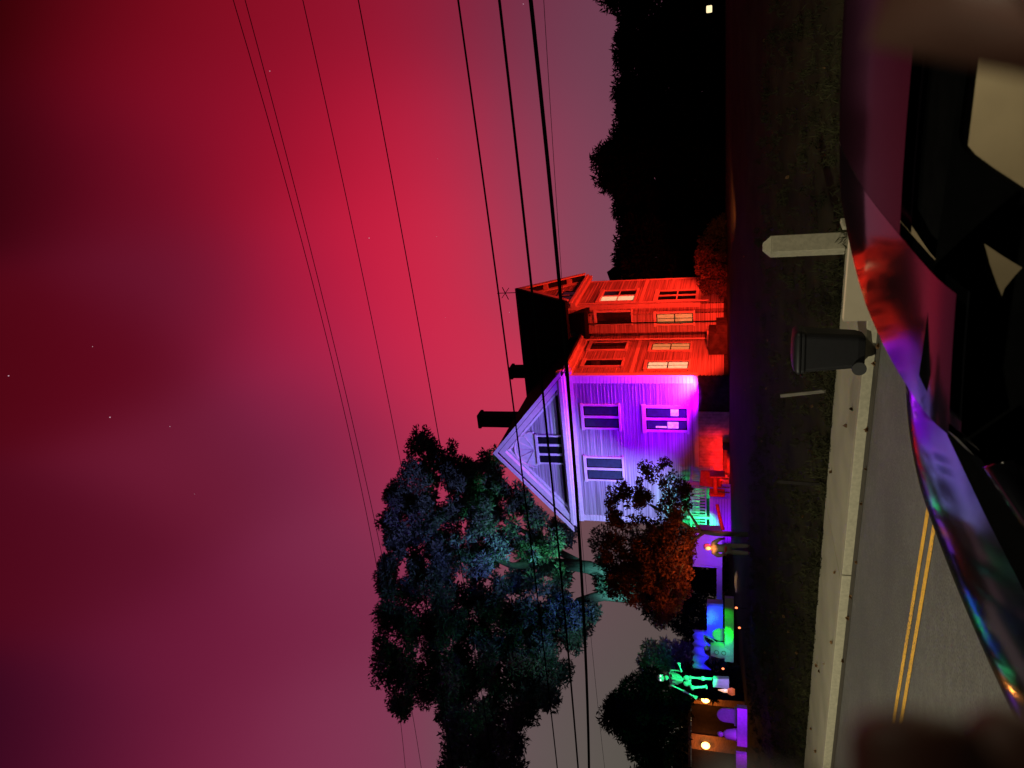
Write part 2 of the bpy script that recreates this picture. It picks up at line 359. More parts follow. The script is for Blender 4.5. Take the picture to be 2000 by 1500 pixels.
# hidden faces of the body
b.quad((WX0,0,SB),(WX0,RY,SB),(WX0,RY,EZ),(WX0,0,EZ)); b.quad((WX0-.02,0,0),(WX0-.02,MY1,0),(WX0-.02,MY1,MEZ),(WX0-.02,0,EZ)); b.quad((WX0,MY1,0),(MX1,MY1,0),(MX1,MY1,MEZ),(WX0,MY1,MEZ))
b.quad((WX0-.02,MY0,EZ),(WX0-.02,RY,MRZ),(WX0-.02,MY1,MEZ))
b.build('wall', 'siding', house)
b = MB(); b.box(WX0+.02, -.02, .03, MY0+.5, -.8, SB-.003); b.box(-.5, MX1-.04, MY0+.04, MY1-.04, -.8, SB-.006)
b.build('foundation', 'found', house)
b = MB(); x_ = -6.4
while x_ < -1.75: b.box(x_, x_+.14, -.05, -.021, -.3, SB-.03); x_ += .155
b.build('cellar_boarding', 'lattice', house)
# roofs: slabs with thickness
def slab(b, p0, p1, p2, p3, th=.16):
    n = (Vector(p1)-Vector(p0)).cross(Vector(p3)-Vector(p0)).normalized()
    if n.z < 0: n = -n
    b.prism([p0,p1,p2,p3], -n*th)
b = MB(); OV = .42
zr = RZ; ze = EZ+.02
slab(b, (WM,-.45,zr),(WM,RY+.2,zr),(-0+OV,MY0+.3,ze),(OV,-.45,ze))
slab(b, (WM,-.45,zr),(WM,RY+.2,zr),(WX0-OV,RY-.5,ze),(WX0-OV,-.45,ze))
slab(b, (WX0-.4,RY,MRZ),(MX1+.45,RY,MRZ),(MX1+.45,MY0-.45,MEZ),(WX0-.4,MY0-.45,MEZ))
slab(b, (WX0-.4,RY,MRZ),(MX1+.45,RY,MRZ),(MX1+.45,MY1+.45,MEZ),(WX0-.4,MY1+.45,MEZ))
b.build('roof', 'roof', house)
def chimney(x, y, w_, z0, z1):
    c = MB().box(x-w_/2, x+w_/2, y-w_/2, y+w_/2, z0, z1-.2).box(x-w_/2-.06, x+w_/2+.06, y-w_/2-.06, y+w_/2+.06, z1-.2, z1)
    c.build('chimney', 'brick', house, bevel=.05)
chimney(-4.55, 4.6, .72, 9.5, 13.75); chimney(-3.0, 8.1, .66, 10.5, 12.6)
# trim: corner boards, belt, rakes, entablature
b = MB()
b.box(-.34, .035, -.045, -.001, SB, EZ-.1); b.box(.03,.055,-.04,.30,SB,EZ-.1)
b.box(WX0-.02, WX0+.32, -.045, -.001, SB, EZ-.1)
b.box(WX0-.03, .06, -.07, -.046, SB-.02, SB+.16)
b.box(MX1+.02, MX1+.05, MY0-.02, MY0+.18, SB, MEZ-.05); b.box(MX1+.02, MX1+.052, MY1-.2, MY1, SB, MEZ-.05); b.box(MX1-.16, MX1+.053, MY0-.05, MY0-.021, SB, MEZ-.05)
# entablature: frieze, soffit and crown under the gable
b.box(WX0-.40, .40, -.30, -.046, EZ-.06, EZ+.12); b.box(WX0-.05, .05, -.08, -.047, EZ-.42, EZ-.061); b.box(WX0-.46, .46, -.40, -.301, EZ+.04, EZ+.20)
b.box(WX0-.3, .3, -.20, -.03, EZ+.121, EZ+.34)
# rake boards on the front gable
for sg in (1, -1):
    def RP(d, z): return (WM+sg*d, z)
    X = lambda z: (RZ-z)/SL
    for (off, thick, y0, y1) in ((.0, .17, -.50, -.44), (.19, .26, -.34, -.03), (.52, .10, -.12, -.025)):
        zt = RZ+.05-off*1.35; zb = EZ+.05
        xt, xb = 0, (zt-zb)/SL
        t2 = thick*1.35
        pts = [(WM+sg*0, y0, zt), (WM+sg*xb, y0, zb), (WM+sg*(xb-t2/SL), y0, zb), (WM, y0, zt-t2)]
        b.prism(pts, (0, y1-y0, 0))
# right gable rakes with brackets
for sg in (1, -1):
    ln = MY1-RY+.47
    pts = [(MX1+.40, RY, MRZ-.17), (MX1+.40, RY+sg*ln, MEZ-.12), (MX1+.40, RY+sg*(ln-.3), MEZ-.12), (MX1+.40, RY, MRZ-.62)]
    b.prism(pts, (.07, 0, 0)); pts = [(MX1+.03, RY, MRZ-.42), (MX1+.03, RY+sg*(ln-.3), MEZ-.14), (MX1+.03, RY+sg*(ln-.75), MEZ-.14), (MX1+.03, RY, MRZ-.95)]
    b.prism(pts, (.06, 0, 0))
for yb_, zb_ in ((RY+1.0, MRZ-1.75),(RY+1.9, MRZ-3.0),(RY-1.0, MRZ-1.75)): b.box(MX1+.09, MX1+.36, yb_-.07, yb_+.07, zb_, zb_+.3)
b.box(MX1+.03, MX1+.28, MY0-.2, MY1+.5, MEZ-.5, MEZ-.22); b.box(MX1+.281, MX1+.34, MY0-.28, MY1+.58, MEZ-.3, MEZ-.16)
b.box(.03, .22, .02, MY0-.05, EZ-.35, EZ-.12); b.box(.221,.36,.02,MY0-.08,EZ-.16,EZ-.02)
# belt courses
b.box(.03,.07,.35,MY0-.06,4.25,4.42); b.box(MX1+.03,MX1+.075,MY0+.2,MY1-.22,4.3,4.48)
b.build('trim', 'trim', house)
# half round fan over the attic window
fc = onplane(1046, 878, 1, -.05); b = MB(); n = 16; rx, rz_ = .92, 1.0
pts = [(fc.x+rx*math.cos(math.pi*i/n), -.10, fc.z+rz_*math.sin(math.pi*i/n)) for i in range(n+1)]
b.prism(pts, (0,.07,0)); b.tube([(fc.x+(rx+.06)*math.cos(math.pi*i/n), -.10, fc.z+(rz_+.06)*math.sin(math.pi*i/n)) for i in range(n+1)], .05, 6)
for i in range(1, 6):
    a = math.pi*i/6; b.tube([(fc.x, -.12, fc.z+.03), (fc.x+rx*math.cos(a)*.97, -.12, fc.z+rz_*math.sin(a)*.97)], .015, 5)
b.build('fan_panel', 'trim', house)
# windows
def window(axis, val, t0, t1, z0, z1, n=1, lit=None, muntin=False, casing=.13, sash=True, mats=None):
    """axis 1: on a front wall (t is x); axis 0: on a side wall (t is y)"""
    sg = -1 if axis == 1 else 1
    def bx(b, a0, a1, o0, o1, c0, c1):
        lo, hi = sorted((val+sg*o0, val+sg*o1))
        if axis == 1: b.box(a0, a1, lo, hi, c0, c1)
        else: b.box(lo, hi, a0, a1, c0, c1)
    f = MB()
    bx(f, t0-casing, t0, 0, .095, z0, z1); bx(f, t1, t1+casing, 0, .095, z0, z1)
    bx(f, t0-casing-.04, t1+casing+.04, 0, .13, z1+.001, z1+casing+.05); bx(f, t0-casing-.05, t1+casing+.05, 0, .15, z0-.09, z0-.001)
    wd = (t1-t0); mw = .13; pw = (wd-(n-1)*mw)/n
    for i in range(n-1): bx(f, t0+(i+1)*pw+i*mw, t0+(i+1)*pw+(i+1)*mw, 0, .09, z0+.001, z1-.001)
    fo = f.build('window', 'trim', house)
    for i in range(n):
        a0 = t0+i*(pw+mw); a1 = a0+pw; p = MB(); bx(p, a0+.001, a1-.001, .0, .058, z0+.002, z1-.002)
        mm = mats[i] if mats else (lit or 'darkpane')
        p.build('pane', mm, fo)
        s_ = MB(); zm = (z0+z1)/2
        if sash: bx(s_, a0+.05, a1-.05, .059, .076, zm-.03, zm+.03)
        for (q0, q1) in ((a0+.002, a0+.048), (a1-.048, a1-.002)): bx(s_, q0, q1, .059, .075, z0+.05, z1-.05)
        bx(s_, a0+.002, a1-.002, .059, .077, z1-.05, z1-.002); bx(s_, a0+.002, a1-.002, .059, .077, z0+.002, z0+.05)
        if muntin: am = (a0+a1)/2; bx(s_, am-.014, am+.014, .059, .07, z0+.051, zm-.031); bx(s_, am-.014, am+.014, .059, .07, zm+.031, z1-.051)
        s_.build('sash', 'darkpane' if (lit or not sash or n == 1) else 'trim', fo)
    return fo
def wpx(axis, val, x0, x1, y0, y1, **k):             # rectangle on the picture -> rectangle on the wall
    cx, cy = (x0+x1)/2, (y0+y1)/2; a = onplane(cx, y1, axis, val); c = onplane(cx, y0, axis, val); t = 0 if axis == 1 else 1
    zt = onplane(x0, cy, axis, val).z; zb = onplane(x1, cy, axis, val).z
    return window(axis, val, min(a[t], c[t]), max(a[t], c[t]), zb, zt, **k)
wpx(1, 0, 1141, 1209, 792, 834, n=2, mats=['bluepane']*2, sash=False, casing=.09)
wpx(1, 0, 1147, 1216, 894, 935, n=2, mats=['bluepane']*2, sash=False, casing=.09)
lw = wpx(1, 0, 1262, 1342, 796, 838, n=2, sash=False, mats=['bluepane']*2)
wpx(1, -.05, 1053, 1099, 852, 902, n=3, sash=False, casing=.08)
wpx(0, 0, 1143, 1215, 706, 717, sash=False); wpx(0, 0, 1155, 1223, 672, 685, sash=False)
wpx(0, 0, 1264, 1345, 709, 723, lit='litbright', muntin=True, casing=.1); wpx(0, 0, 1273, 1348, 673, 686, lit='litpane', muntin=True, casing=.1)
wpx(0, MX1, 1176, 1241, 570, 590, n=2, mats=['litbright','darkpane'])
wpx(0, MX1, 1285, 1361, 570, 588, n=2); wpx(0, MX1+.02, 1095, 1131, 571, 588, n=2, casing=.08, sash=False)
# things seen in the lit lower window: paper cuttings stuck inside the pane
b = MB()
for (x0, x1, y0, y1) in ((1310,1325,799,812),(1304,1325,824,836),(1281,1302,832,835)):
    a = onplane(x0, y1, 1, -.04); c = onplane(x1, y0, 1, -.04); b = MB().box(min(a.x,c.x), max(a.x,c.x), -.066, -.0592, min(a.z,c.z), max(a.z,c.z))
    b.build('paper_cutout', mat('backlit paper', (.7,.6,.5), .8, .2, 8, emis=(.75,.42,.36), estr=.75), lw)
# the angled bay at the inner corner, with its own skirt roof
BX0, BX1, BY0 = .42, 1.42, MY0-.62
b = MB(); clap_front(b, BX0, BX1, BY0, .15, 7.2); clap_side(b, BY0, MY0, BX1, .15, 7.2); b.quad((BX0,BY0,SB),(BX0,MY0,SB),(BX0,MY0,7.2),(BX0,BY0,7.2))
b.build('bay_wall', 'siding', house)
b = MB(); b.box(BX0, BX1-.03, BY0+.03, MY0, -.8, SB-.004); b.build('bay_base', 'found', house)
b = MB(); k = .28; b.quad((BX0-k,BY0-k,7.2),(BX1+k,BY0-k,7.2),(BX1-.1,MY0,8.3),(BX0+.1,MY0,8.3)); b.quad((BX1+k,BY0-k,7.2),(BX1+k,MY0,7.2),(BX1-.1,MY0,8.3)); b.quad((BX0-k,BY0-k,7.2),(BX0+.1,MY0,8.3),(BX0-k,MY0,7.2)); b.box(BX0-k, BX1+k, BY0-k, MY0-.001, 7.04, 7.199)
b.build('bay_roof', 'roof', house)
wpx(1, BY0, 1166, 1233, 609, 630, sash=False, casing=.09)
wpx(1, BY0, 1282, 1354, 611, 631, lit='litpane', muntin=True, casing=.09)
b = MB(); p0 = onplane(1340, 640, 0, .10)
b.tube([(.16,MY0-.9,EZ-.2),(.14,MY0-.9,1.0)], .05, 8); b.tube([(MX1+.12,MY0+.15,MEZ-.6),(MX1+.12,MY0+.15,.9)], .04, 8)
b.build('downspout', 'trim', house)
b = MB(); b.tube([(BX0+.62,BY0-.22,7.1),(BX0+.62,BY0-.22,.2)], .03, 6); b.build('service_pipe', 'cable', house)
b = MB(); b.box(.12,1.0,MY0-2.2,MY0-1.4,.1,.95); b.build('air_unit', 'white', house, bevel=.05)
# stoop and side steps at the right corner, kept dark
b = MB(); b.box(.06,1.1,2.6,4.0,-.6,.85); b.box(1.101,1.5,2.7,3.9,-.6,.5); b.build('side_step', 'found', house)
# weather vane on the main ridge
b = MB(); b.tube([(MX1+.2,RY,MRZ-.1),(MX1+.2,RY,MRZ+1.1)], .025, 6); b.tube([(MX1-.2,RY,MRZ+.45),(MX1+.55,RY,MRZ+.75)], .025, 6); b.tube([(MX1+.5,RY,MRZ+.35),(MX1-.1,RY,MRZ+.85)], .02, 6); b.build('weather_vane', 'cable', house)
# front porch at the left of the purple wing
b = MB()
PX0, PX1, PY = -8.4, -4.6, -1.7
b.box(PX0, PX1, PY, -.08, .62, .78)
b.build('porch_floor', 'trim', house)
b = MB()
for i in range(9): b.box(PX0+.02, PX1-.02, PY+.03, PY+.05+.0, -.5+i*.125, -.5+i*.125+.11)
b.build('porch_skirt', 'white', house)
b = MB()
b.box(PX0, PX1, PY, PY+.09, 1.58, 1.66); b.box(PX0, PX1, PY+.01, PY+.08, .92, .98)
x_ = PX0+.14
while x_ < PX1-.1: b.box(x_, x_+.05, PY+.02, PY+.07, .981, 1.579); x_ += .16
for x_ in (PX0-.02, -6.5, PX1-.1): b.box(x_, x_+.13, PY-.02, PY+.11, .781, 1.80)
b.box(PX1-.09, PX1, PY+.112, -.1, 1.58, 1.66)
y_ = PY+.2
while y_ < -.2: b.box(PX1-.07, PX1-.02, y_, y_+.05, .783, 1.579); y_ += .16
b.build('porch_railing', 'white', house)
b = MB()
for i in range(4): b.box(-4.55, -3.3+.0*i, PY-.1+.32*i, -.09, -.6+.2*i, -.4+.2*i)
b.build('porch_steps', 'found', house)

# ------------------------------------------------------------------ lights on the house
V_ = (.22,.03,1); BL = (.12,.16,1)
lamp('violet_flood', 'SPOT', HW(-.7,-1.1,1.15), 1100, (.38,.0,1), HW(-1.0,0,3.0), .08, 120, .5)
lamp('violet_wash', 'SPOT', HW(-2.0,-5.0,.4), 4200, (.20,.0,1), HW(-2.2,0,5.6), .12, 74, .8)
lamp('blue_wash', 'SPOT', HW(-6.4,-6.5,.5), 5600, (.33,.35,1), HW(-5.6,0,8.2), .15, 78, .8)
lamp('pink_glow', 'SPOT', HW(-.35,-.8,1.25), 420, (1,.12,.9), HW(-.3,0,2.4), .06, 110, .9)
lamp('red_flood', 'SPOT', HW(4.4,-1.5,.4), 6500, (1,.022,.008), HW(.4,4.6,4.8), .15, 100, .6)
lamp('red_flood', 'SPOT', HW(6.6,9.0,.4), 5200, (1,.022,.008), HW(1.7,7.8,6.2), .15, 90, .6)
lamp('red_base', 'SPOT', HW(-4.0,-2.2,.2), 300, (1,.01,.005), HW(-4.1,0,.6), .1, 80, .6)
lamp('green_flood', 'SPOT', HW(-7.2,-3.4,.9), 600, (.0,1,.22), HW(-6.9,-1.0,1.3), .1, 60, .7)

# ------------------------------------------------------------------ far house behind
q = at(1213, 549, 54); o = thing('far_house', (q.x, 54, 1.9), 'neighbouring house with small dark gabled roof glimpsed behind the main house', 'house', rz=0)
MB().box(-3.0, .35, 0, 7, -.5, q.z-1.92).build('wall', 'wallr', o)
b = MB(); zz = q.z-1.9; b.prism([(-2.2,-.3,zz),(1.25,-.3,zz+.05),(.66,-.3,zz+1.0)], (0,6.8,0)); b.build('roof', 'roof', o)
lamp('far_red', 'SPOT', at(1400,520,48), 900, (1,.03,.02), at(1290,552,54), .2, 60, .8)

# ------------------------------------------------------------------ trees
def trunk(parent, o, paths, name='trunk', m='bark', seg=8):
    b = MB()
    for pts, r0, r1 in paths:
        n = len(pts); P = [Vector(p)-Vector(o) for p in pts]
        Q = []; 
        for i in range(n-1):
            for t in (0, .5): Q.append(P[i].lerp(P[i+1], t))
        Q.append(P[-1]); b.tube(Q, [r0+(r1-r0)*i/(len(Q)-1) for i in range(len(Q))], seg)
    return b.build(name, m, parent, smooth=True)
# the big tree behind the gable
BT = [(812,858),(838,845),(862,868),(890,868),(912,905),(962,880),(1005,945),(1060,1005),(1110,1045),(1180,1050),(1190,1150),(1140,1230),(1110,1300),(1070,1395),(1010,1440),(960,1460),(910,1440),(850,1392),(790,1398),(752,1372),(738,1290),(745,1205),(733,1110),(748,1010),(762,960),(790,915)]
TY = 47
base = Vector((at(1400,1130,TY).x, TY, 2.0))
big = thing('broadleaf_tree', base, 'huge dark leafy tree with blue and green light on it, rising left of the gable', 'tree')
holes = [(868,965,20),(905,1035,16),(785,1105,16),(950,1135,16),(1060,1120,22),(1010,1010,16),(835,1100,14),(1110,1090,26),(1130,1160,26),(985,1165,15),(770,1230,12),(1150,1120,24),(1150,1065,20)]
c1, r1 = crown_pts(BT, TY, 620, 4.5, 25, 5, holes)
foliage('crown', rel(c1, base), r1, 150000, .29, 'leaf', big, 3, spiky=1.2, aspect=.36)
trunk(big, base, [([base+Vector((0,0,-1)), at(1290,1135,TY-1), at(1190,1125,TY-1), at(1150,1108,TY-1), at(1090,1100,TY-1), at(1000,1105,TY-1), at(940,1080,TY-1)], .7, .12),
 ([at(1300,1145,TY-1), at(1235,1165,TY-1.5), at(1180,1162,TY-2), at(1130,1175,TY-2), at(1095,1215,TY-2), at(1040,1260,TY-2)], .5, .1),
 ([at(1150,1110,TY-1), at(1060,1060,TY), at(960,1000,TY)], .28, .08), ([at(1100,1100,TY), at(980,1160,TY), at(880,1200,TY)], .26, .08)], seg=10)
# tall narrow tree at the left edge
ET = [(860,1385),(900,1395),(960,1440),(1010,1430),(1020,1500),(990,1560),(1020,1700),(900,1750),(860,1560),(878,1480)]
TY2 = 43; base = Vector((at(1400,1560,TY2).x, TY2, 1.9))
t2 = thing('broadleaf_tree', base, 'dark green leafy tree hanging down beside the big tree at the picture edge', 'tree')
c1, r1 = crown_pts(ET, TY2, 220, 3, 26, 9); foliage('crown', rel(c1, base), r1, 36000, .28, 'leaf', t2, 13, spiky=1.2, aspect=.36)
trunk(t2, base, [([base+Vector((0,0,-1)), at(1250,1565,TY2), at(1100,1570,TY2), at(950,1545,TY2)], .5, .15), ([at(1100,1570,TY2), at(980,1500,TY2), at(930,1440,TY2)], .2, .05)])
# plum tree in front of the porch, lit orange from below
SH = [(1192,955),(1215,945),(1240,965),(1252,905),(1280,915),(1300,895),(1322,920),(1345,960),(1348,1010),(1355,1060),(1348,1110),(1340,1160),(1325,1190),(1290,1215),(1262,1195),(1240,1175),(1195,1160),(1185,1100),(1182,1060),(1192,1010),(1183,980)]
SY = 28.5; base = hit(1432,1042); base = Vector((at(1432,1042,SY).x, SY, 0)); base.z = Hw(base)
pl = thing('plum_tree', base, 'low spreading tree with dark red leaves lit orange underneath, in front of the porch', 'tree')
c1, r1 = crown_pts(SH, SY, 250, 1.3, 17, 21, [(1270,985,12),(1245,1000,12),(1290,960,10),(1300,1000,9),(1225,1010,9),(1215,985,8),(1262,950,10),(1310,975,7)])
cc = [(p, r) for p, r in zip(c1, r1)]
foliage('crown', rel(c1, base), [r*.78 if Vector(p).x > at(1270,1035,SY).x else r for p, r in cc], 34000, .105, 'slip', pl, 8, spiky=.8, aspect=.5)
paths = [([base+Vector((0,0,-.2)), at(1395,1042,SY), at(1355,1036,SY), at(1315,1010,SY-.2), at(1270,985,SY)], .11, .03),
 ([at(1375,1040,SY), at(1325,1075,SY-.3), at(1270,1110,SY)], .07, .02), ([at(1370,1040,SY), at(1345,1000,SY), at(1320,960,SY+.3), at(1300,925,SY)], .05, .015)]
for (a, c) in (((1340,1085),(1300,1170)),((1325,1100),(1270,1150)),((1300,1030),(1215,1040)),((1290,1000),(1225,965)),((1310,1110),(1225,1130))): paths.append(([at(*a,SY-.5), at((a[0]+c[0])/2+5, (a[1]+c[1])/2, SY-.7), at(*c,SY-.4)], .035, .01))
trunk(pl, base, paths, m='bark')
lamp('orange_uplight', 'SPOT', at(1395,1128,26.2), 60, (1,.26,.07), at(1290,1095,SY), .08, 95, .7)
lamp('orange_uplight', 'SPOT', at(1400,1075,26.8), 22, (1,.26,.07), at(1290,1055,SY), .08, 95, .7)
# dark conifers, low at the left
def dark_tree(poly, Y, label, n, rpx, leaf, cnt, seed, m='pine', name='conifer', group=None):
    ys = [p[1] for p in poly]; cy = (min(ys)+max(ys))/2; bx_ = at(1405, cy, Y); base = Vector((bx_.x, Y, 1.75))
    t = thing(name, base, label, 'tree', group)
    c1, r1 = crown_pts(poly, Y, n, min(2.2, (max(ys)-min(ys))/FPX*Y*.35), rpx, seed)
    foliage('crown', rel(c1, base), r1, cnt, leaf, m, t, seed, spiky=1.6, aspect=.3)
    top = min(poly, key=lambda p: p[0]); tp = at(top[0]+20, top[1], Y)
    trunk(t, base, [([base+Vector((0,0,-.6)), base.lerp(tp, .5), tp], .18, .04)], m='darkbark'); return t
dark_tree([(1190,1352),(1215,1345),(1260,1322),(1300,1315),(1400,1312),(1425,1316),(1425,1345),(1350,1352),(1345,1400),(1250,1400),(1195,1395)], 31.5, 'black bushy conifer directly behind the standing skeleton', 60, 22, .22, 12000, 31)
dark_tree([(1182,1405),(1195,1380),(1240,1390),(1345,1385),(1345,1470),(1340,1540),(1240,1560),(1240,1500),(1215,1450)], 33, 'black ragged tree rising over the brown garage, leftmost of the low trees', 80, 24, .24, 14000, 33)
dark_tree([(1270,1260),(1300,1255),(1400,1265),(1410,1330),(1300,1335),(1272,1310),(1258,1330),(1238,1345),(1240,1320)], 34, 'soft bluish bush behind the blue crate, right of the standing skeleton', 50, 20, .2, 10000, 35, 'leaf', 'shrub')
dark_tree([(1262,1180),(1300,1170),(1420,1170),(1420,1260),(1310,1262),(1298,1240),(1283,1215)], 36, 'black bush behind the dark gap between the plum tree and the blue crate', 50, 20, .2, 10000, 37)
dark_tree([(1215,1055),(1300,1060),(1410,1060),(1415,1180),(1300,1185),(1270,1180),(1200,1120)], 40, 'dark bush filling the gap behind the plum tree, left of the house', 60, 24, .26, 9000, 38, name='shrub')
# the dark tree line to the right of the house
RT = [([(1160,-80),(1168,-20),(1200,14),(1222,35),(1420,40),(1420,-90)], 50, 'black tree at the upper right corner, its crown the tallest tip of the tree line'),
 ([(1225,28),(1214,80),(1216,130),(1420,140),(1420,20)], 56, 'black flat topped tree, second from the right edge of the tree line'),
 ([(1222,120),(1209,190),(1214,240),(1420,250),(1420,115)], 57, 'black flat topped tree in the middle of the tree line'),
 ([(1215,235),(1206,280),(1188,298),(1420,330),(1420,230)], 55, 'black rounded tree just right of the pointed conifer'),
 ([(1205,285),(1170,310),(1163,320),(1178,345),(1190,395),(1420,390),(1420,285)], 50, 'black pointed conifer standing highest beside the house side of the tree line'),
 ([(1190,370),(1196,400),(1216,430),(1228,470),(1420,470),(1420,375)], 52, 'black sloping tree between the pointed conifer and the neighbouring roof'),
 ([(1228,440),(1222,470),(1215,500),(1222,545),(1300,548),(1420,545),(1420,440)], 47, 'black small leaved tree beside the neighbouring house')]
for i, (poly, Y, lab) in enumerate(RT): dark_tree(poly, Y, lab, 170, 24, .40, 26000, 50+i, name='tree' if i not in (4,) else 'conifer', group='dark tree line right of the house')
# rust coloured bush at the right corner of the house
poly = [(1372,560),(1362,520),(1372,470),(1390,440),(1415,425),(1425,470),(1425,570),(1400,575)]
base = at(1418, 505, 37); base.z = 1.7
bu = thing('shrub', base, 'ragged bush glowing red in the floodlight at the right end of the house', 'bush')
c1, r1 = crown_pts(poly, 37, 70, 1.2, 14, 77); foliage('foliage', rel(c1, base), r1, 9000, .13, mat('dry hedge leaves', (.045,.035,.022), .8, .7, 2.5, spec=.1), bu, 78, spiky=.8)
trunk(bu, base, [([base+Vector((0,0,-.2)), base+Vector((.2,0,.7)), base+Vector((.6,0,1.3))], .06, .02), ([base+Vector((0,0,-.1)), base+Vector((-.4,0,.9))], .05, .02)], name='stem')

lamp('brown_glow', 'SPOT', at(1400,440,27), 900, (1,.22,.06), at(1432,330,34), .3, 75, 1)
# coloured light thrown up into the trees
lamp('tree_blue', 'SPOT', at(1180,1120,39), 3600, (.16,.20,1), at(800,1065,TY), .2, 26, .9)
lamp('tree_blue', 'SPOT', at(1200,1180,39), 900, (.22,.32,.9), at(890,1130,TY), .2, 22, .9)
lamp('tree_teal', 'SPOT', at(1330,1190,41), 4500, (.25,1,.9), at(1150,1125,TY), .2, 26, .9)
lamp('tree_green', 'SPOT', at(1190,1150,39), 2600, (.15,1,.42), at(940,1000,TY), .2, 44, 1)
lamp('tree_haze', 'SPOT', at(1250,1215,40), 800, (.26,.50,.60), at(1010,1230,TY), .2, 62, 1)
lamp('tree_navy', 'SPOT', at(1230,1195,40), 900, (.04,.05,1), at(960,1200,TY), .2, 40, 1)

# ------------------------------------------------------------------ cables over the street
def cable(pts, nplane, r, label, group='utility wires over the street'):
    W = []
    for (px, py) in pts:
        d = ray(px, py); t = nplane/d.dot(ND); W.append(Vector((0,0,CAMZ))+d*t)
    S = np.array([p.dot(RD) for p in W]); Z = np.array([p.z for p in W]); k = np.polyfit(S, Z, 2 if len(W) > 2 else 1)
    sv = np.linspace(-32, 48, 90); path = [rn(float(s_), nplane, float(np.polyval(k, s_))) for s_ in sv]
    mid = path[45]; o = MB().tube([p-mid for p in path], r, 6).build('utility_wire', 'cable'); o.location = mid
    tag(o, label, 'wire', group)
cable([(457,0),(575,430),(660,740),(738,1120)], 13.2, .0075, 'thin high wire, farthest left of all the wires across the red sky')
cable([(478,0),(520,150),(590,420),(680,790),(737,1040)], 13.2, .0075, 'thin high wire running closely beside the outermost one')
cable([(590,0),(645,230),(700,500),(755,770),(790,940)], 12.8, .0075, 'single thin wire third from the outermost, ending behind the big tree top')
cable([(697,0),(745,210),(790,500),(855,840)], 12.4, .009, 'single thin wire crossing the brightest red and meeting the tip of the big tree')
cable([(893,0),(925,200),(950,400),(985,650),(1008,850),(1040,1080)], 11.6, .015, 'medium black wire passing just over the main roof ridge and chimneys')
cable([(973,0),(1000,200),(1020,400),(1040,560),(1063,780),(1080,1010),(1105,1200)], 11.0, .020, 'thick black cable crossing the attic window of the gable')
cable([(1036,0),(1060,200),(1080,430),(1095,600),(1115,820),(1130,1030),(1142,1220),(1150,1500)], 10.6, .028, 'thickest black cable bundle, lowest over the street along the eave of the gable')
cable([(1060,0),(1078,200),(1088,430),(1097,560),(1112,740),(1128,950)], 11.0, .004, 'hair thin wire running just under the thickest cable bundle')

# ------------------------------------------------------------------ street things
p = hit(1652, 475); post = thing('granite_post', p, 'square pale granite post with pyramid top at the back edge of the pavement', 'post', rz=math.atan2(RD.y, RD.x)+R(38))
b = MB(); w2 = .14; b.box(-w2, w2, -w2, w2, -.15, 1.12); k = len(b.v)
b.build('shaft', 'granite', post, bevel=.012)
b = MB(); b.v = [(-w2,-w2,1.121),(w2,-w2,1.121),(w2,w2,1.121),(-w2,w2,1.121),(-.05,-.05,1.25),(.05,-.05,1.25),(.05,.05,1.25),(-.05,.05,1.25)]; b.f = [(0,1,5,4),(1,2,6,5),(2,3,7,6),(3,0,4,7),(4,5,6,7),(3,2,1,0)]
b.build('cap', 'granite', post)
p = hit(1668, 438); st = MB().prism([(-.18,-.12,-.1),(.2,-.1,-.1),(.16,.14,-.1),(-.15,.12,-.1)], (.12,.05,.42)).build('granite_block', 'granite', bevel=.03); st.location = p; st.scale = (.45,.45,.5); st.rotation_euler = (0,R(-12),R(20))
tag(st, 'small leaning granite block right beside the square granite post', 'stone')
# wheelie bin
p = hit(1690, 681); p.z = .135; bn = thing('wheelie_bin', p, 'black rounded wheelie bin standing on the pavement', 'bin', rz=math.atan2(RD.y, RD.x)-math.pi/2+R(12))
def loft(b, rings):
    k = len(b.v); n = len(rings[0])
    for r_ in rings: b.v += [tuple(q) for q in r_]
    for i in range(len(rings)-1):
        for j in range(n): b.f.append((k+i*n+j, k+i*n+(j+1)%n, k+(i+1)*n+(j+1)%n, k+(i+1)*n+j))
    b.f.append(tuple(k+j for j in reversed(range(n)))); b.f.append(tuple(k+(len(rings)-1)*n+j for j in range(n)))
def rrect(hx, hy, r, z, cx=0, cy=0, seg=4):
    out = []
    for q, (sx, sy) in enumerate(((1,1),(-1,1),(-1,-1),(1,-1))):
        for i in range(seg+1):
            a = math.pi/2*(q+i/seg); out.append((cx+sx*(hx-r)+r*math.cos(a), cy+sy*(hy-r)+r*math.sin(a), z))
    return out
bn.scale = (.9,.9,.94)
b = MB(); loft(b, [rrect(.21,.23,.08,.02), rrect(.235,.26,.08,.12), rrect(.27,.31,.07,.82), rrect(.29,.33,.07,.84), rrect(.29,.33,.07,.88)]); b.build('body', 'binm', bn, smooth=False, bevel=.008)
b = MB(); loft(b, [rrect(.30,.34,.08,.885), rrect(.30,.34,.09,.93), rrect(.26,.30,.10,.975), rrect(.15,.19,.1,.995)]); b.build('lid', 'binm', bn, smooth=True)
b = MB(); b.tube([(-.24,.37,.86),(.24,.37,.86)], .018, 8); b.build('handle', 'binm', bn)
for sx in (-1, 1): MB().tube([(sx*.22,.24,.1),(sx*.29,.24,.1)], .1, 16).build('wheel', 'rubber', bn)
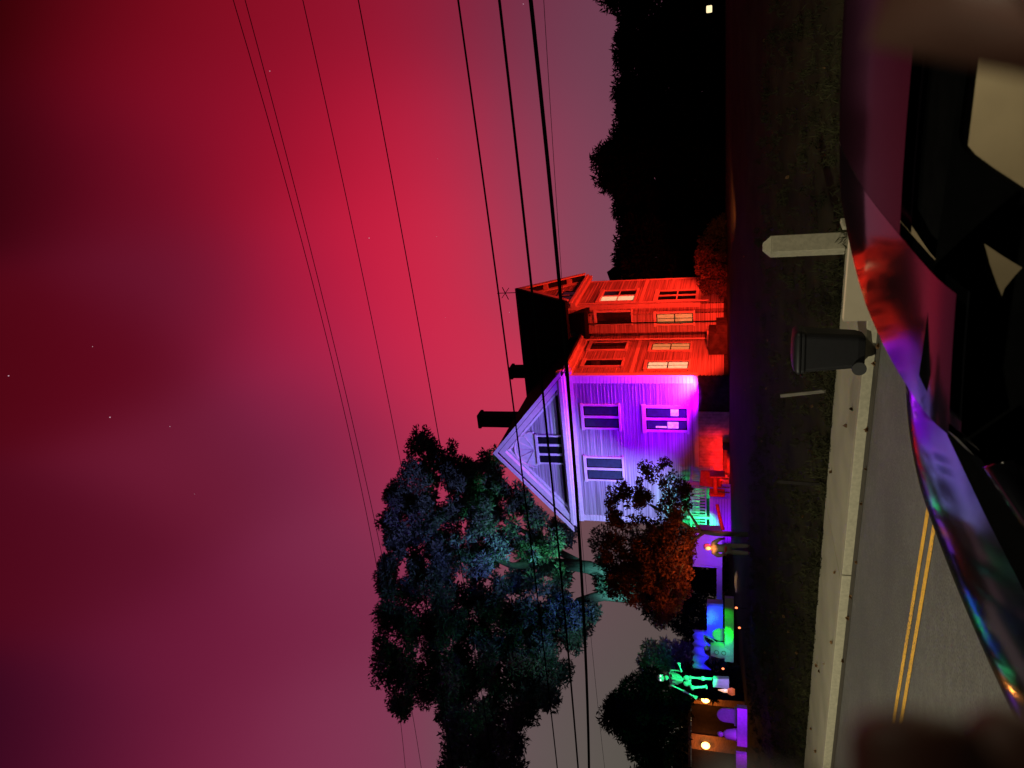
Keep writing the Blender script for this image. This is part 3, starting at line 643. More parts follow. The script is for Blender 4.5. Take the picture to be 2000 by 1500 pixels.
# stakes on the verge
p = hit(1612, 764); o = MB().box(-.03,.03,-.012,.012,-.2,.78).build('wooden_stake', 'wood'); o.location = p; o.rotation_euler = (R(3),R(-6),R(-20)); tag(o, 'thin pale wooden stake just left of the wheelie bin', 'stake', 'stakes on the verge')
p = hit(1606, 947); o = MB().box(-.035,.035,-.012,.012,-.2,.8).build('wooden_stake', 'darkbark'); o.location = p; o.rotation_euler = (0,R(3),R(-20)); tag(o, 'dark thin wooden stake alone on the grass below the porch', 'stake', 'stakes on the verge')

# ------------------------------------------------------------------ skinned figures
def skinned(name, pts, edges, rad, m, parent=None, sub=2, root=0, loc=None):
    me = bpy.data.meshes.new(name); me.from_pydata([tuple(p) for p in pts], edges, []); me.materials.append(M[m])
    o = bpy.data.objects.new(name, me); C.objects.link(o)
    if parent: o.parent = parent
    md = o.modifiers.new('skin', 'SKIN'); md.use_smooth_shade = True
    if not me.skin_vertices:
        bm_ = None
    for i, r_ in enumerate(rad):
        sv_ = me.skin_vertices[0].data[i]; sv_.radius = (r_, r_) if not isinstance(r_, tuple) else r_; sv_.use_root = (i == root)
    sb = o.modifiers.new('sub', 'SUBSURF'); sb.levels = sub; sb.render_levels = sub
    if loc is not None: o.location = loc
    return o
# costumed person by the plum tree
p = Vector((at(1424,1072,27.2).x, 27.2, 0)); p.z = Hw(p)
per = thing('person', p, 'person in olive jacket, pale trousers and white mask standing by the plum tree', 'person')
# height ~1.55 in picture
J = [(0,0,.84),(0,.02,.98),(0,.02,1.15),(0,.02,1.30),(0,.0,1.39),(0,-.01,1.47),(0,-.02,1.56),
 (-.17,.02,1.30),(-.27,.02,1.12),(-.20,-.12,.95),(-.15,-.2,.93),
 (.17,.02,1.30),(.29,-.02,1.14),(.37,-.12,1.0),(.40,-.16,.96),
 (-.10,0,.80),(-.11,-.01,.46),(-.12,.02,.08),(-.13,-.12,.04),
 (.10,0,.80),(.12,.0,.46),(.14,.02,.08),(.15,-.12,.04)]
E = [(0,1),(1,2),(2,3),(3,4),(4,5),(5,6),(3,7),(7,8),(8,9),(9,10),(3,11),(11,12),(12,13),(13,14),(0,15),(15,16),(16,17),(17,18),(0,19),(19,20),(20,21),(21,22)]
rr = [.13,.12,.14,.12,.05,.085,.07,.07,.055,.04,.03,.07,.055,.04,.03,.09,.065,.05,.035,.09,.065,.05,.035]
skinned('body', J, E, rr, 'skin', per)
skinned('jacket', [J[1],J[2],J[3],J[7],J[8],(-.205,-.1,.98),J[11],J[12],(.36,-.1,1.03),(0,.02,.86)], [(0,1),(1,2),(2,3),(3,4),(4,5),(2,6),(6,7),(7,8),(0,9)], [.15,.17,.145,.09,.075,.055,.09,.075,.055,.165], 'coatm', per)
skinned('trousers', [(0,0,.84),J[15],J[16],(-.12,.02,.10),J[19],J[20],(.14,.02,.10)], [(0,1),(1,2),(2,3),(0,4),(4,5),(5,6)], [.14,.11,.085,.07,.11,.085,.07], 'jeans', per)
MB().ball((0,-.10,1.49), .075, .04, .10).build('mask', 'bone', per, smooth=True)
MB().ball((.04,.0,1.565), .10, .10, .075).ball((.09,.02,1.50),.05,.06,.09).build('hair', 'pink', per, smooth=True)
b = MB()
for z_ in (.86,.90): b.tube([(.16*math.cos(a*.524), .15*math.sin(a*.524)-.0, z_+.01*math.sin(a)) for a in range(13)], .022, 6)
b.build('belt', 'red', per, smooth=True)
for sx, h_ in ((-1, J[10]), (1, J[14])):
    hv = Vector(h_); pts = [hv, hv+Vector((sx*.01,-.05,-.02))]; ed = [(0,1)]; ra = [.028,.03]
    for i in range(4):
        k = len(pts); o_ = Vector(((i-1.5)*.02, -.03, -.02)); pts += [hv+Vector((sx*.01,-.05,-.02))+o_, hv+Vector((sx*.01,-.08,-.055))+o_*1.2]; ed += [(1,k),(k,k+1)]; ra += [.010,.008]
    k = len(pts); pts += [hv+Vector((-sx*.035,-.05,-.01)), hv+Vector((-sx*.05,-.07,-.03))]; ed += [(0,k),(k,k+1)]; ra += [.011,.008]
    skinned('hand', pts, ed, ra, 'skin', per, sub=1)
for sx in (-1, 1): MB().ball((sx*.13,-.07,.05), .055, .14, .05).build('shoe', 'rubber', per, smooth=True)

# ------------------------------------------------------------------ yard decorations
def at_base(px, py, Y): q = at(px, py, Y); return q
def ppm(Y): return Y/FPX*1.0
# violet booth behind the person
q = at(1398, 1105, 31.0); q2 = at(1357, 1040, 31.0); wv = q2.x-q.x; hv = q2.z-q.z
bo = thing('display_booth', (q.x, 31.0, q.z-.25), 'square wooden booth glowing violet behind the person', 'booth', rz=R(-6))
b = MB(); b.box(0, wv, .0, .06, 0, hv+.25); b.box(-.06, wv+.06, -.10, .10, hv+.251, hv+.33); b.build('front_panel', 'white', bo)
MB().box(-.05,-.001,-.12,1.1,0,hv+.25).build('side_panel', 'white', bo); MB().box(wv+.001,wv+.05,-.12,1.1,0,hv+.25).build('side_panel', 'white', bo)
b = MB(); b.box(-1.7,-.06,-.04,.02,0,.22); b.build('kick_board', 'white', bo)
lamp('booth_violet', 'SPOT', at(1404,1095,29.6)+Vector((0,0,.1)), 30, (.20,.02,1), (q.x+wv*.5,31.0,q.z+.4), .06, 130, .6)
# blue crate, headstone, drum figure, green sill
Y0 = 27.6
q = at(1408, 1251, Y0); r0 = at(1380, 1186, Y0); g0 = q.z-.02
cr_ = thing('display_crate', (q.x, Y0+.3, g0-.05), 'long upright crate glowing deep blue behind the rounded headstone', 'crate')
cw = r0.x-q.x; ch = r0.z-q.z
b = MB(); b.box(0,cw,0,.05,0,ch); b.build('panel', 'white', cr_)
b = MB(); b.box(cw-.001+.002,cw+.09,-.06,.5,0,ch+.06); b.box(-.06,-.001,-.06,.5,0,ch+.02); b.box(0,cw,-.04,.5,ch+.001,ch+.06); b.build('frame', 'foam', cr_)
def headstone(px0, px1, py0, py1, Y, label, m='foam', pointed=False):
    a = at(px1, py1, Y); c = at(px0, py0, Y); wd = c.x-a.x; ht = c.z-a.z; o = thing('headstone', ((a.x+c.x)/2, Y, a.z-.1), label, 'headstone', 'foam headstones in the yard')
    n = 14; pts = [(-wd/2,0,0),(wd/2,0,0),(wd/2,0,ht*.45)]
    for i in range(1, n): t = math.pi*i/n; pts.append((wd/2*math.cos(t)*(1 if not pointed else .92), 0, .1+ht*.45+ht*.55*math.sin(t)**(1 if not pointed else 1.4)))
    pts.append((-wd/2,0,ht*.45)); MB().prism(pts, (0,.09,0)).build('slab', m, o, bevel=.015)
    MB().box(-wd*.6, wd*.6, -.08, .17, -.1, .07).build('plinth', m, o, bevel=.01); return o
headstone(1391, 1417, 1226, 1253, Y0-.25, 'rounded foam headstone glowing bright green before the blue crate')
a = at(1420,1290,Y0-.5); c = at(1412,1165,Y0-.5)
o = MB().box(0, c.x-a.x, 0, .25, -.2, .10).build('edging_board', 'foam'); o.location = (a.x, Y0-.62, a.z-.02); tag(o, 'low board lit bright green along the foot of the blue crate', 'board')
# skeleton bent over a drum
a = at(1420,1286,Y0-.4); c = at(1385,1252,Y0-.4); dw = c.x-a.x; dh = c.z-a.z
dr = thing('barrel', ((a.x+c.x)/2, Y0-.4, a.z-.1), 'short white barrel with two round dark marks, lit turquoise', 'barrel')
b = MB(); b.tube([(0,0,0),(0,0,dh*.25),(0,0,dh*.6),(0,0,dh+.05)], [dw*.42,dw*.5,dw*.5,dw*.4], 20); b.build('drum', 'white', dr, smooth=False)
b = MB()
for z_ in (dh*.35, dh*.75): b.tube([(.07*math.cos(t*.52), -dw*.505, z_+.07*math.sin(t*.52)) for t in range(13)], .014, 5)
b.build('emblem', 'coatm', dr)
sk = thing('skeleton', ((a.x+c.x)/2+.02, Y0-.35, a.z-.1), 'small plastic skeleton leaning on the turquoise barrel with one bent arm', 'decoration')
b = MB(); T = dh+.1
b.ball((-.02,0,T+.09), .085, .09, .10); b.build('skull', 'bone', sk, smooth=True)
b = MB(); b.tube([(.02,0,T-.1),(.05,0,T+.05),(.25,0,T+.17),(.42,0,T+.18)], .022, 6); b.tube([(.42,0,T+.18),(.30,-.03,T-.12),(.20,-.1,T-.3)], .024, 6); b.tube([(.42,0,T+.18),(.6,0,T+.22)], .016, 6); b.build('arm', 'bone', sk, smooth=True)
# big standing skeleton
YS = 27.0
F0 = at(1418, 1335, YS)
def sp(px, py, dy=0): v = at(px, py, YS+dy); return v-F0
sk2 = thing('skeleton', F0, 'tall standing plastic skeleton glowing green with white eyes and one hand raised', 'decoration')
b = MB(); h_ = sp(1291,1324); b.ball(h_, .125, .14, .15, 16, 12); j = sp(1301,1323); b.ball(j+Vector((0,-.03,0)), .085, .10, .09); b.build('skull', 'bone', sk2, smooth=True)
for py_ in (1320, 1328): MB().ball(sp(1290, py_, -.13), .035, .03, .03).build('eye', mat('glowing eye', (1,1,1), .5, 0, 5, emis=(.8,.9,1), estr=1.2), sk2)
b = MB(); b.tube([sp(1304,1323), sp(1318,1324), sp(1335,1326), sp(1350,1328)], .03, 8); b.build('spine', 'bone', sk2)
b = MB()
for i in range(8):
    z0 = sp(1311+i*2.6, 1324+i*.3); rx = .17+.05*math.sin(math.pi*(i+1)/8)-.008*i
    b.tube([z0+Vector((rx*math.cos(t*math.pi/8), -.13*math.sin(t*math.pi/8)-.0, -.05*math.sin(t*math.pi/8))) for t in range(9)], .021, 6)
    b.tube([z0+Vector((rx*math.cos(t*math.pi/8), .11*math.sin(t*math.pi/8), .02*math.sin(t*math.pi/8))) for t in range(9)], .014, 6)
b.box(sp(1322,1325).x-.025, sp(1322,1325).x+.025, -.16,-.12, sp(1334,1325).z, sp(1311,1325).z)
b.tube([sp(1309,1310), sp(1307,1323), sp(1310,1338)], .022, 6)
b.build('rib_cage', 'bone', sk2, smooth=True)
b = MB(); pc = sp(1343,1330); b.ball(pc+Vector((-.10,0,.03)), .10,.06,.12); b.ball(pc+Vector((.10,0,.03)), .10,.06,.12); b.ball(pc+Vector((0,0,-.04)), .09,.06,.07); b.build('pelvis', 'bone', sk2, smooth=True)
def limb(name, pts, r):
    r *= 1.35
    P = [sp(*q) for q in pts]; b = MB()
    for a_, c_ in zip(P, P[1:]): b.tube([a_, a_.lerp(c_, .15), a_.lerp(c_, .5), a_.lerp(c_, .85), c_], [r*1.4, r*.9, r*.7, r*.9, r*1.4], 7)
    for q_ in P[1:-1]: b.ball(q_, r*1.5)
    e_ = P[-1]; d_ = (P[-1]-P[-2]).normalized(); sd = d_.cross(Vector((0,1,0))).normalized()
    if name == 'arm':
        for i in range(5): b.tube([e_, e_+d_*.07+sd*(i-2)*.022, e_+d_*.13+sd*(i-2)*.034], [r*.7, r*.5, r*.4], 5)
    else: b.ball(e_+Vector((0,-.08,0)), .05,.13,.04)
    return b.build(name, 'bone', sk2, smooth=True)
limb('arm', [(1309,1309),(1330,1310,-.1),(1327,1299,-.25)], .028)
limb('arm', [(1311,1338),(1336,1350,0),(1355,1360,-.1)], .028)
limb('leg', [(1347,1323),(1372,1325,-.04),(1395,1326,0)], .042)
limb('leg', [(1347,1337),(1352,1343,-.25),(1380,1341,0)], .042)
pd = MB(); a = at(1424,1345,YS-.3); c = at(1392,1322,YS-.3); pd.prism([(-(c.x-a.x)*.5,0,0),((c.x-a.x)*.55,0,0),((c.x-a.x)*.42,0,c.z-a.z),(-(c.x-a.x)*.42,0,c.z-a.z)], (0,.3,0))
o = pd.build('plinth_block', 'white', bevel=.03); o.location = ((a.x+c.x)/2, YS-.4, a.z); tag(o, 'pale lilac tapered block in front of the standing skeleton\'s shins', 'block')
lamp('skeleton_green', 'SPOT', at(1410,1300,25.6), 55, (.0,1,.22), at(1340,1325,YS), .05, 60, .5)
lamp('plinth_violet', 'SPOT', at(1428,1335,25.8), 7, (.35,.3,1), at(1408,1333,YS-.4), .05, 60, .5)
lamp('crate_blue', 'SPOT', at(1376,1212,27.45), 32, (.01,.0,1), at(1396,1216,Y0+.3), .04, 150, .6)
lamp('stone_green', 'SPOT', at(1424,1240,26.6), 14, (.0,1,.01), at(1412,1238,Y0-.2), .05, 85, .7)
lamp('edging_green', 'SPOT', at(1424,1200,26.4)+Vector((0,0,.2)), 15, (0,1,.02), at(1418,1215,Y0-.6), .04, 90, .8)
lamp('barrel_teal', 'SPOT', at(1424,1268,26.2), 12, (.04,1,.55), at(1398,1265,Y0-.4), .05, 90, .6)
# blue sheet hung behind
a = at(1385,1308,29.5); c = at(1354,1230,29.5); b = MB(); n = 14
for i in range(n+1):
    t = i/n; x_ = (c.x-a.x)*t; y_ = .07*math.sin(i*1.9)
    b.v += [(x_, y_, .3*abs(math.sin(i*.7))-.1), (x_, y_*.4, (c.z-a.z)+.06*math.sin(i*2.3))]
b.f = [(2*i, 2*i+2, 2*i+3, 2*i+1) for i in range(n)]
o = b.build('hanging_sheet', 'white', smooth=True); o.location = (a.x, 29.5, a.z); so = o.modifiers.new('th', 'SOLIDIFY'); so.thickness = .01; tag(o, 'ragged sheet lit deep blue hanging behind the crate and barrel', 'sheet')
lamp('sheet_blue', 'SPOT', at(1400,1270,28.6), 22, (.01,.01,1), at(1372,1262,29.5), .05, 120, .6)
# the brown garage with two wall lamps
a = at(1440,1520,32.6); c = at(1350,1340,32.6); g = thing('garage', (a.x, 32.6, a.z-.6), 'low brown boarded garage with two glowing wall lamps at the left edge', 'garage')
gw = c.x-a.x; gh = c.z-a.z+.6
MB().box(-2,gw,0,4.5,0,gh).build('wall', mat('shaded garage boards', (.016,.009,.006), .9, .3, 7, spec=.1), g)  # wall colour darkened for the shade between the lamps
MB().prism([(-2.3,-.35,gh),(gw+.3,-.35,gh),(gw+.3,-.35,gh+.12),(-2.3,-.35,gh+.12)], (0,5.2,.6)).build('roof', 'roof', g)
for i, (px, py) in enumerate(((1379,1366),(1379,1456))):
    q = at(px, py, 32.35); l_ = q-Vector(g.location)
    MB().box(l_.x-.30,l_.x+.34,-.055,-.001,.0,gh-.01).build('lamplit_strip', 'lamplit_boards', g)  # paler wall strip, the lamp's pool of light put into colour
    fx = MB().box(l_.x-.05,l_.x+.05,-.10,-.001,l_.z+.13,l_.z+.2).box(l_.x-.03,l_.x+.03,-.30,-.10,l_.z+.15,l_.z+.18); fx = fx.build('wall_lamp', 'cable', g)
    MB().ball((l_.x,-.26,l_.z+.02), .15,.11,.18).build('bulb', 'bulb', fx, smooth=True)
    lamp('lamp_glow', 'POINT', q+Vector((0,-.28,.02)), 26, (1,.30,.05), size=.09)
# pale letter shapes and lit things above the garage eave
for i, (x0,x1,y0,y1,mm,lab) in enumerate(((1329,1349,1413,1425,'litbright','long bright attic light over the garage roof'),(1322,1346,1427,1444,'wood','dull brown box beside the long bright light over the garage roof'),(1338,1347,1387,1396,'litbright','small bright lantern farthest right over the garage roof'),(1343,1350,1403,1411,'litbright','small pinkish lantern between the others over the garage roof'),(1318,1349,1492,1510,'litbright','bright pale window square cut by the left edge, over the garage'))):
    a = at(x1,y1,34.6); c = at(x0,y0,34.6); o = MB().box(0,c.x-a.x,0,.2,0,c.z-a.z).build('lantern_box', mm, bevel=.04); o.location = (a.x,34.6,a.z); tag(o, lab, 'lantern')
    if i != 4:
        pass
# violet headstone and seated figure near left
headstone(1400,1432,1382,1413,25.0,'broad domed headstone glowing violet below the garage lamps')
a = at(1440,1448,24.6); c = at(1402,1418,24.6); gf = thing('seated_figure', ((a.x+c.x)/2, 24.6, a.z), 'small hunched figure under a cloth glowing violet beside the domed headstone', 'decoration')
wd = c.x-a.x; b = MB(); b.tube([(0,0,-.05),(0,0,.12),(-.02,0,.34),(0,0,.44)], [wd*.5,wd*.42,wd*.34,wd*.1], 14); b.build('cloak', 'white', gf, smooth=True)
MB().ball((-.03,-.02,.52), .085,.085,.10).build('head', 'bone', gf, smooth=True)
a = at(1446,1455,24.4); c = at(1436,1380,24.4); o = MB().box(0,c.x-a.x,0,.3,-.2,.10).build('edging_board', 'foam'); o.location = (a.x,24.3,a.z); tag(o, 'low board lit violet under the domed headstone', 'board')
a = at(1452,1510,24); c = at(1437,1472,24); o = MB().box(0,c.x-a.x,0,.2,-.1,.22).build('edging_board', 'foam'); o.location = (a.x,24,a.z); tag(o, 'low board lit magenta at the very left edge of the yard', 'board')
lamp('stone_violet', 'SPOT', at(1446,1405,23.4), 22, (.27,.0,1), at(1420,1415,24.8), .05, 130, .6)
lamp('edge_magenta', 'SPOT', at(1456,1488,23.2), 8, (.5,.0,1), at(1444,1490,24), .05, 100, .6)
# orange jar and candle beside the pedestal
p = at(1432,1351,26.2); o = thing('torch', p, 'small torch with orange pot and pale flame beside the lilac block', 'torch')
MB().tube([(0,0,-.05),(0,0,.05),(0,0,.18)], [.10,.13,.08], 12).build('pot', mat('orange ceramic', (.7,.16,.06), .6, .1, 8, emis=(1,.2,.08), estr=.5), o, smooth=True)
MB().tube([(0,0,.181),(.0,0,.3),(.01,0,.5)], [.05,.06,.01], 10).build('flame', mat('flame', (1,.7,.4), .5, 0, 5, emis=(1,.55,.25), estr=.9), o, smooth=True)
for (px, py, lab) in ((1438,1187,'tiny orange bulb on the grass below the blue crate'),(1444,1226,'tiny orange bulb on the grass below the green headstone'),(1412,1306,'tiny orange bulb between the barrel and the standing skeleton')):
    q = at(px, py, 25.5); o = thing('string_bulb', q, lab, 'bulb', 'small orange bulbs in the yard'); MB().ball((0,0,0), .035,.035,.045, 10, 6).build('glass', 'led', o, smooth=True); MB().tube([(0,0,-.04),(0,0,-.35)], .008, 5).build('stake', 'cable', o)
# yellow lit log / path light on the grass
p = hit(1442,1136); o = MB().tube([(-.5,0,.03),(-.2,.02,.05),(.2,0,.05),(.5,-.02,.03)], [.05,.07,.07,.03], 10).build('log', 'wood'); o.location = p+Vector((0,0,.04)); o.rotation_euler = (0,0,R(-15)); tag(o, 'pale log catching yellow light on the lawn left of the person', 'log')
lamp('person_fill', 'SPOT', at(1440,1085,24.5)+Vector((0,0,1.5)), 110, (1,.92,.70), at(1390,1070,27.2), .08, 22, .8)  # added warm fill on the person, its source is unseen
lamp('path_yellow', 'SPOT', p+Vector((0,-.9,.5)), 14, (1,.62,.15), p, .04, 60, .9)
# red banner and chair on the step, red rail
a = at(1412,1035,29.0); c = at(1400,985,29.0); o = MB().tube([Vector((0,0,.0)), Vector(((c.x-a.x)*.5,0,.12)), Vector(((c.x-a.x),0,.22))], .06, 8).build('red_hose', 'red', smooth=True); o.location = a; tag(o, 'bright red tube lying along the foot of the violet porch skirt', 'tube')
lamp('tube_red', 'SPOT', a+Vector((.6,-1.2,.25)), 14, (1,.04,.03), a+Vector((.5,0,.1)), .04, 90, .8)
cb = thing('draped_chair', HW(-4.2,-2.3,.0), 'chair draped in red cloth at the foot of the porch steps', 'chair', rz=HRZ)
b = MB(); b.box(-.42,.42,-.34,.22,.42,.60); b.prism([(-.44,.221,.25),(.44,.221,.25),(.40,.30,1.15),(-.36,.30,1.22)], (0,.14,0)); b.box(-.52,-.421,-.36,.24,.1,.78); b.box(.421,.52,-.36,.24,.1,.74); b.build('cloth', 'red', cb, bevel=.06)
for sx in (-1,1):
    for sy in (-1,1): MB().tube([(sx*.35,sy*.22,-.1),(sx*.33,sy*.2,.5)], .03, 6).build('leg', 'wood', cb)
lamp('chair_red', 'SPOT', HW(-3.6,-4.2,.5), 50, (1,.04,.03), HW(-4.2,-2.3,.6), .05, 80, .8)
lamp('skirt_violet', 'SPOT', HW(-7.6,-3.2,.1), 70, (.22,.0,1), HW(-6.6,-1.7,.1), .05, 90, .6)
# a far lit window in the dark trees
p = at(1385,17,44); o = thing('lantern', p, 'small bright yellow lamp shining alone in the dark trees at the far right', 'lamp'); MB().box(-.2,.2,0,.12,-.16,.16).build('glass', mat('yellow lamp glass', (1,.9,.6), .5, 0, 5, emis=(1,.8,.45), estr=1.3), o, bevel=.05); MB().box(-.24,.24,.0,.14,.165,.22).box(-.03,.03,.03,.09,-2.6,-.165).build('post', 'cable', o)

# stars
b = MB()
for (px, py, r_) in ((17,734,2.2),(215,815,2.4),(181,677,1.4),(332,833,1.5),(527,139,1.8),(721,465,1.8),(1022,8,1.6),(380,965,.9),(995,610,1.2),(855,310,.8),(853,462,.8),(870,620,.7),(1045,105,.7)):
    d = ray(px, py).normalized(); b.ball(Vector((0,0,CAMZ))+d*1500, r_*.5, seg=8, rings=5)
b.build('stars', 'star', kind='structure')

# ------------------------------------------------------------------ the parked car
CN = 1.80
car = thing('parked_car', rn(0, CN, 0), 'glossy black parked car in the foreground mirroring the purple and red house', 'car', rz=math.atan2(-RD.y, -RD.x))
# car axes: x to the rear (-s), y away from the camera (n - CN)
def roofz(s, y): return 1.684-.018*(y/.7)**2-.03*max(0,(abs(y)-.5)/.2)**2-.03*max(0,-y)-.08*max(0,s-.1)**2-.02*max(0,-s-1.2)**2
def hdr(y): return .79-.26*(y+.25)**2-.30*max(0,y/.7-.68)**1.2-.1*max(0,-y/.7-.85)
def grid_shell(name, m, S, T, fn, thick=.02):
    b = MB(); k = len(T)
    for s_ in S:
        for t_ in T: b.v.append(fn(s_, t_))
    for i in range(len(S)-1):
        for j in range(k-1): b.f.append((i*k+j, (i+1)*k+j, (i+1)*k+j+1, i*k+j+1))
    o = b.build(name, m, car, smooth=True)
    if thick: so = o.modifiers.new('th', 'SOLIDIFY'); so.thickness = thick; so.offset = -1; so.use_rim = False
    return o
lin_ = lambda a, b_, n: [a+(b_-a)*i/n for i in range(n+1)]
YC = -.31; SF = .50; YN = -.49
grid_shell('roof', mat('black roof paint with dimmed reflection', (.003,.002,.003), .16, .2, 5, ior=1.10, spec=.5), lin_(0, 1, 30), lin_(YC, .70, 20), lambda a, y: (-(-2.7+a*(SF+2.7)), y, roofz(-2.7+a*(SF+2.7), y)+.0))  # same paint as the car, reflectance lowered to dim the mirrored sky
def ffront(a, y): s = SF+.001+a*(hdr(y)-SF); return (-s, y, roofz(s, y))
grid_shell('roof_front', 'paint', lin_(0, 1, 14), lin_(-.60, .66, 36), ffront)
grid_shell('header_seal', 'rubber', lin_(0, 1, 2), lin_(-.60, .66, 36), lambda a, y: (-(hdr(y)+.002+.035*a), y, roofz(hdr(y), y)-.004-.03*a), thick=.012)
def fwin(a, t):
    y0 = t*.655; s0 = hdr(y0)+.04; z0 = roofz(s0, y0)-.045; y1 = t*.80; s1 = 1.14-.10*t*t; z1 = 1.365-.03*t*t
    return (-(s0+(s1-s0)*a), y0+(y1-y0)*a, z0+(z1-z0)*a+.015*math.sin(math.pi*a))
grid_shell('windscreen', 'cglass', lin_(0, 1, 14), lin_(-.93, .93, 20), fwin)
for sg in (-1, 1):
    b = MB(); P = [Vector(fwin(a, sg*.97)) for a in lin_(0, 1, 8)]; b.tube(P, .032, 8); b.build('pillar', 'paint', car, smooth=True)
def fbon(a, t):
    y = t*.93; s0 = 1.15-.10*t*t; s1 = 1.71-.11*abs(t-.3)**2*(1 if t > .3 else .9); s = s0+(s1-s0)*a
    return (-s, y, 1.376-.012*a-.045*a**3-.035*max(0,(abs(t)-.55)/.45)**2)
grid_shell('bonnet', 'paint', lin_(0, 1, 20), lin_(-1, 1, 30), fbon)
def fnose(a, t):
    y = t*(.93+.02*math.sin(math.pi*a)); q = fbon(1, t); return (q[0]-.10*math.sin(math.pi*min(a,.5))+.03*a, y, q[2]-a*1.03)
grid_shell('nose_panel', 'paint', lin_(0, 1, 12), lin_(-1, 1, 24), fnose)
for sg in (-1, 1):
    def fside(a, t, sg=sg):
        s = -2.75+a*(1.55+2.75); zt = 1.10+.22*smooth((s-.4)/1.0); z = zt-t*(zt-.25); y = sg*(.93+.03*math.sin(math.pi*t)); return (-s, y, z)
    grid_shell('side_panel', 'paint', lin_(0, 1, 30), lin_(0, 1, 8), fside)
    def fglass(a, t, sg=sg):
        s = -2.68+a*3.2; return (-s-.5*a*t*0, sg*(.70+.22*t), 1.60-t*.49)
    if sg > 0: grid_shell('side_window', 'cglass', lin_(0, 1, 12), lin_(0, 1, 3), fglass)
grid_shell('tailgate', 'paint', lin_(0, 1, 12), lin_(-1, 1, 10), lambda a, t: (2.75+.03*math.sin(math.pi*a), t*(.66+.27*min(1,a*2.2)), 1.60-a*1.35))
# near roof border painted matt black for its dark reflection, then the glasshouse side with its two openings
cloth = mat('matt unreflective black', (.003,.003,.003), 1.0, .2, 20, spec=0)  # not fabric; matt black in place of the roof border's dark reflection
b = MB(); nS = 20; YY = [YC+.05, -.42, YN]
for i in range(nS+1):
    s_ = -2.7+i/nS*(SF+2.7)
    for y in YY: b.v.append((-s_, y, roofz(s_, y)-(.012 if y > YC else .002)))
for i in range(nS):
    for j in range(2): k = i*3+j; b.f.append((k, k+3, k+4, k+1))
o = b.build('roof_border', cloth, car, smooth=True); so = o.modifiers.new('th', 'SOLIDIFY'); so.thickness = .02; so.offset = -1
ZT = roofz(0, YN)-.004
def P3(s, v): return Vector((-s, YN-.003-.33*v, ZT-.55*v))
def to_panel(px, py):
    A = rn(0, CN+YN-.003, ZT); vd = ND*(-.33)+Vector((0,0,-.55)); nrm = RD.cross(vd)
    d = ray(px, py); c = Vector((0,0,CAMZ)); t = (A-c).dot(nrm)/d.dot(nrm); q = c+d*t-A; return (q.dot(RD), q.dot(vd)/vd.dot(vd))
W1 = [to_panel(*q) for q in ((1870,-60),(1869,100),(1872,200),(1876,262),(1883,284),(1901,305),(1935,330),(2000,373),(2070,415),(2110,150),(2090,-60))]
W2 = [to_panel(*q) for q in ((1914,464),(1935,478),(1965,498),(2000,519),(1985,535),(1965,560),(1956,590),(1943,560),(1929,520))]
W1 = [(s, max(v, .012)) for s, v in W1]; W2 = [(s, max(v, .02)) for s, v in W2]
print('W1', [tuple(round(x,2) for x in q) for q in W1]); print('W2', [tuple(round(x,2) for x in q) for q in W2])
outer = [(-2.7,0),(.70,0),(.95,.22),(1.30,.55),(1.5,1.0),(-2.7,1.0)]
polys = [[Vector((a,c,0)) for a, c in q] for q in (outer, W1, W2)]
tri = geometry.tessellate_polygon(polys); flat = [q for pl_ in polys for q in pl_]
b = MB(); b.v = [tuple(P3(q.x, q.y)) for q in flat]; b.f = [tuple(t) for t in tri]
o = b.build('door_frame', cloth, car); so = o.modifiers.new('th', 'SOLIDIFY'); so.thickness = .02; so.offset = 0
for h in (W1, W2): MB().quad(*[P3(a, c) for a, c in h]).build('side_window', 'glass', car)
# interior
b = MB(); b.box(-1.2, 2.6, -.86, .86, .30, .36); b.build('cabin_floor', 'rubber', car)
for (x_, y_) in ((.15,-.4),(.15,.4),(1.3,-.4),(1.3,.4)):
    b = MB(); b.box(x_-.30,x_+.25,y_-.27,y_+.27,.45,.66); b.prism([(x_+.18,y_-.26,.6),(x_+.34,y_-.26,.6),(x_+.50,y_-.24,1.22),(x_+.38,y_-.24,1.22)], (0,.5,0)); b.box(x_+.40,x_+.52,y_-.14,y_+.14,1.23,1.42)
    b.build('seat', 'cream', car, bevel=.04)
b = MB(); b.box(-1.12,-.62,-.80,.60,.75,1.10); b.build('dashboard', 'rubber', car, bevel=.06)
b = MB(); b.tube([(-.45+.06*math.sin(t*.524),-.4+.18*math.cos(t*.524),1.02+.17*math.sin(t*.524)) for t in range(13)], .016, 8); b.build('steering_wheel', 'rubber', car, smooth=True)
b = MB(); b.box(-1.12,2.6,.66,.69,.5,1.61); b.build('cabin_lining', 'cream', car)
b = MB(); b.prism([(.05,.60,1.56),(.17,.60,1.56),(.95,.60,.9),(.83,.60,.9)], (0,.055,0)); b.prism([(1.2,.61,1.56),(1.3,.61,1.56),(1.5,.61,.9),(1.35,.61,.9)], (0,.045,0)); b.box(-.9,2.5,.56,.655,1.00,1.10); b.build('trim_strip', mat('pale trim', (.62,.58,.48), .6, .06, 8), car, bevel=.015)
b = MB(); b.box(-.3,2.5,-.88,-.86,.5,1.05); b.build('door_trim', 'cream', car)
for (x_, y_) in ((-1.05,-.80),(-1.05,.80),(1.85,-.80),(1.85,.80)):
    wh = MB().tube([(x_,y_-.11,.34),(x_,y_-.09,.34),(x_,y_+.09,.34),(x_,y_+.11,.34)], [.30,.34,.34,.30], 28).build('wheel', 'rubber', car); MB().tube([(x_,y_-.118,.34),(x_,y_+.118,.34)], .2, 20).build('rim', 'metal', wh)
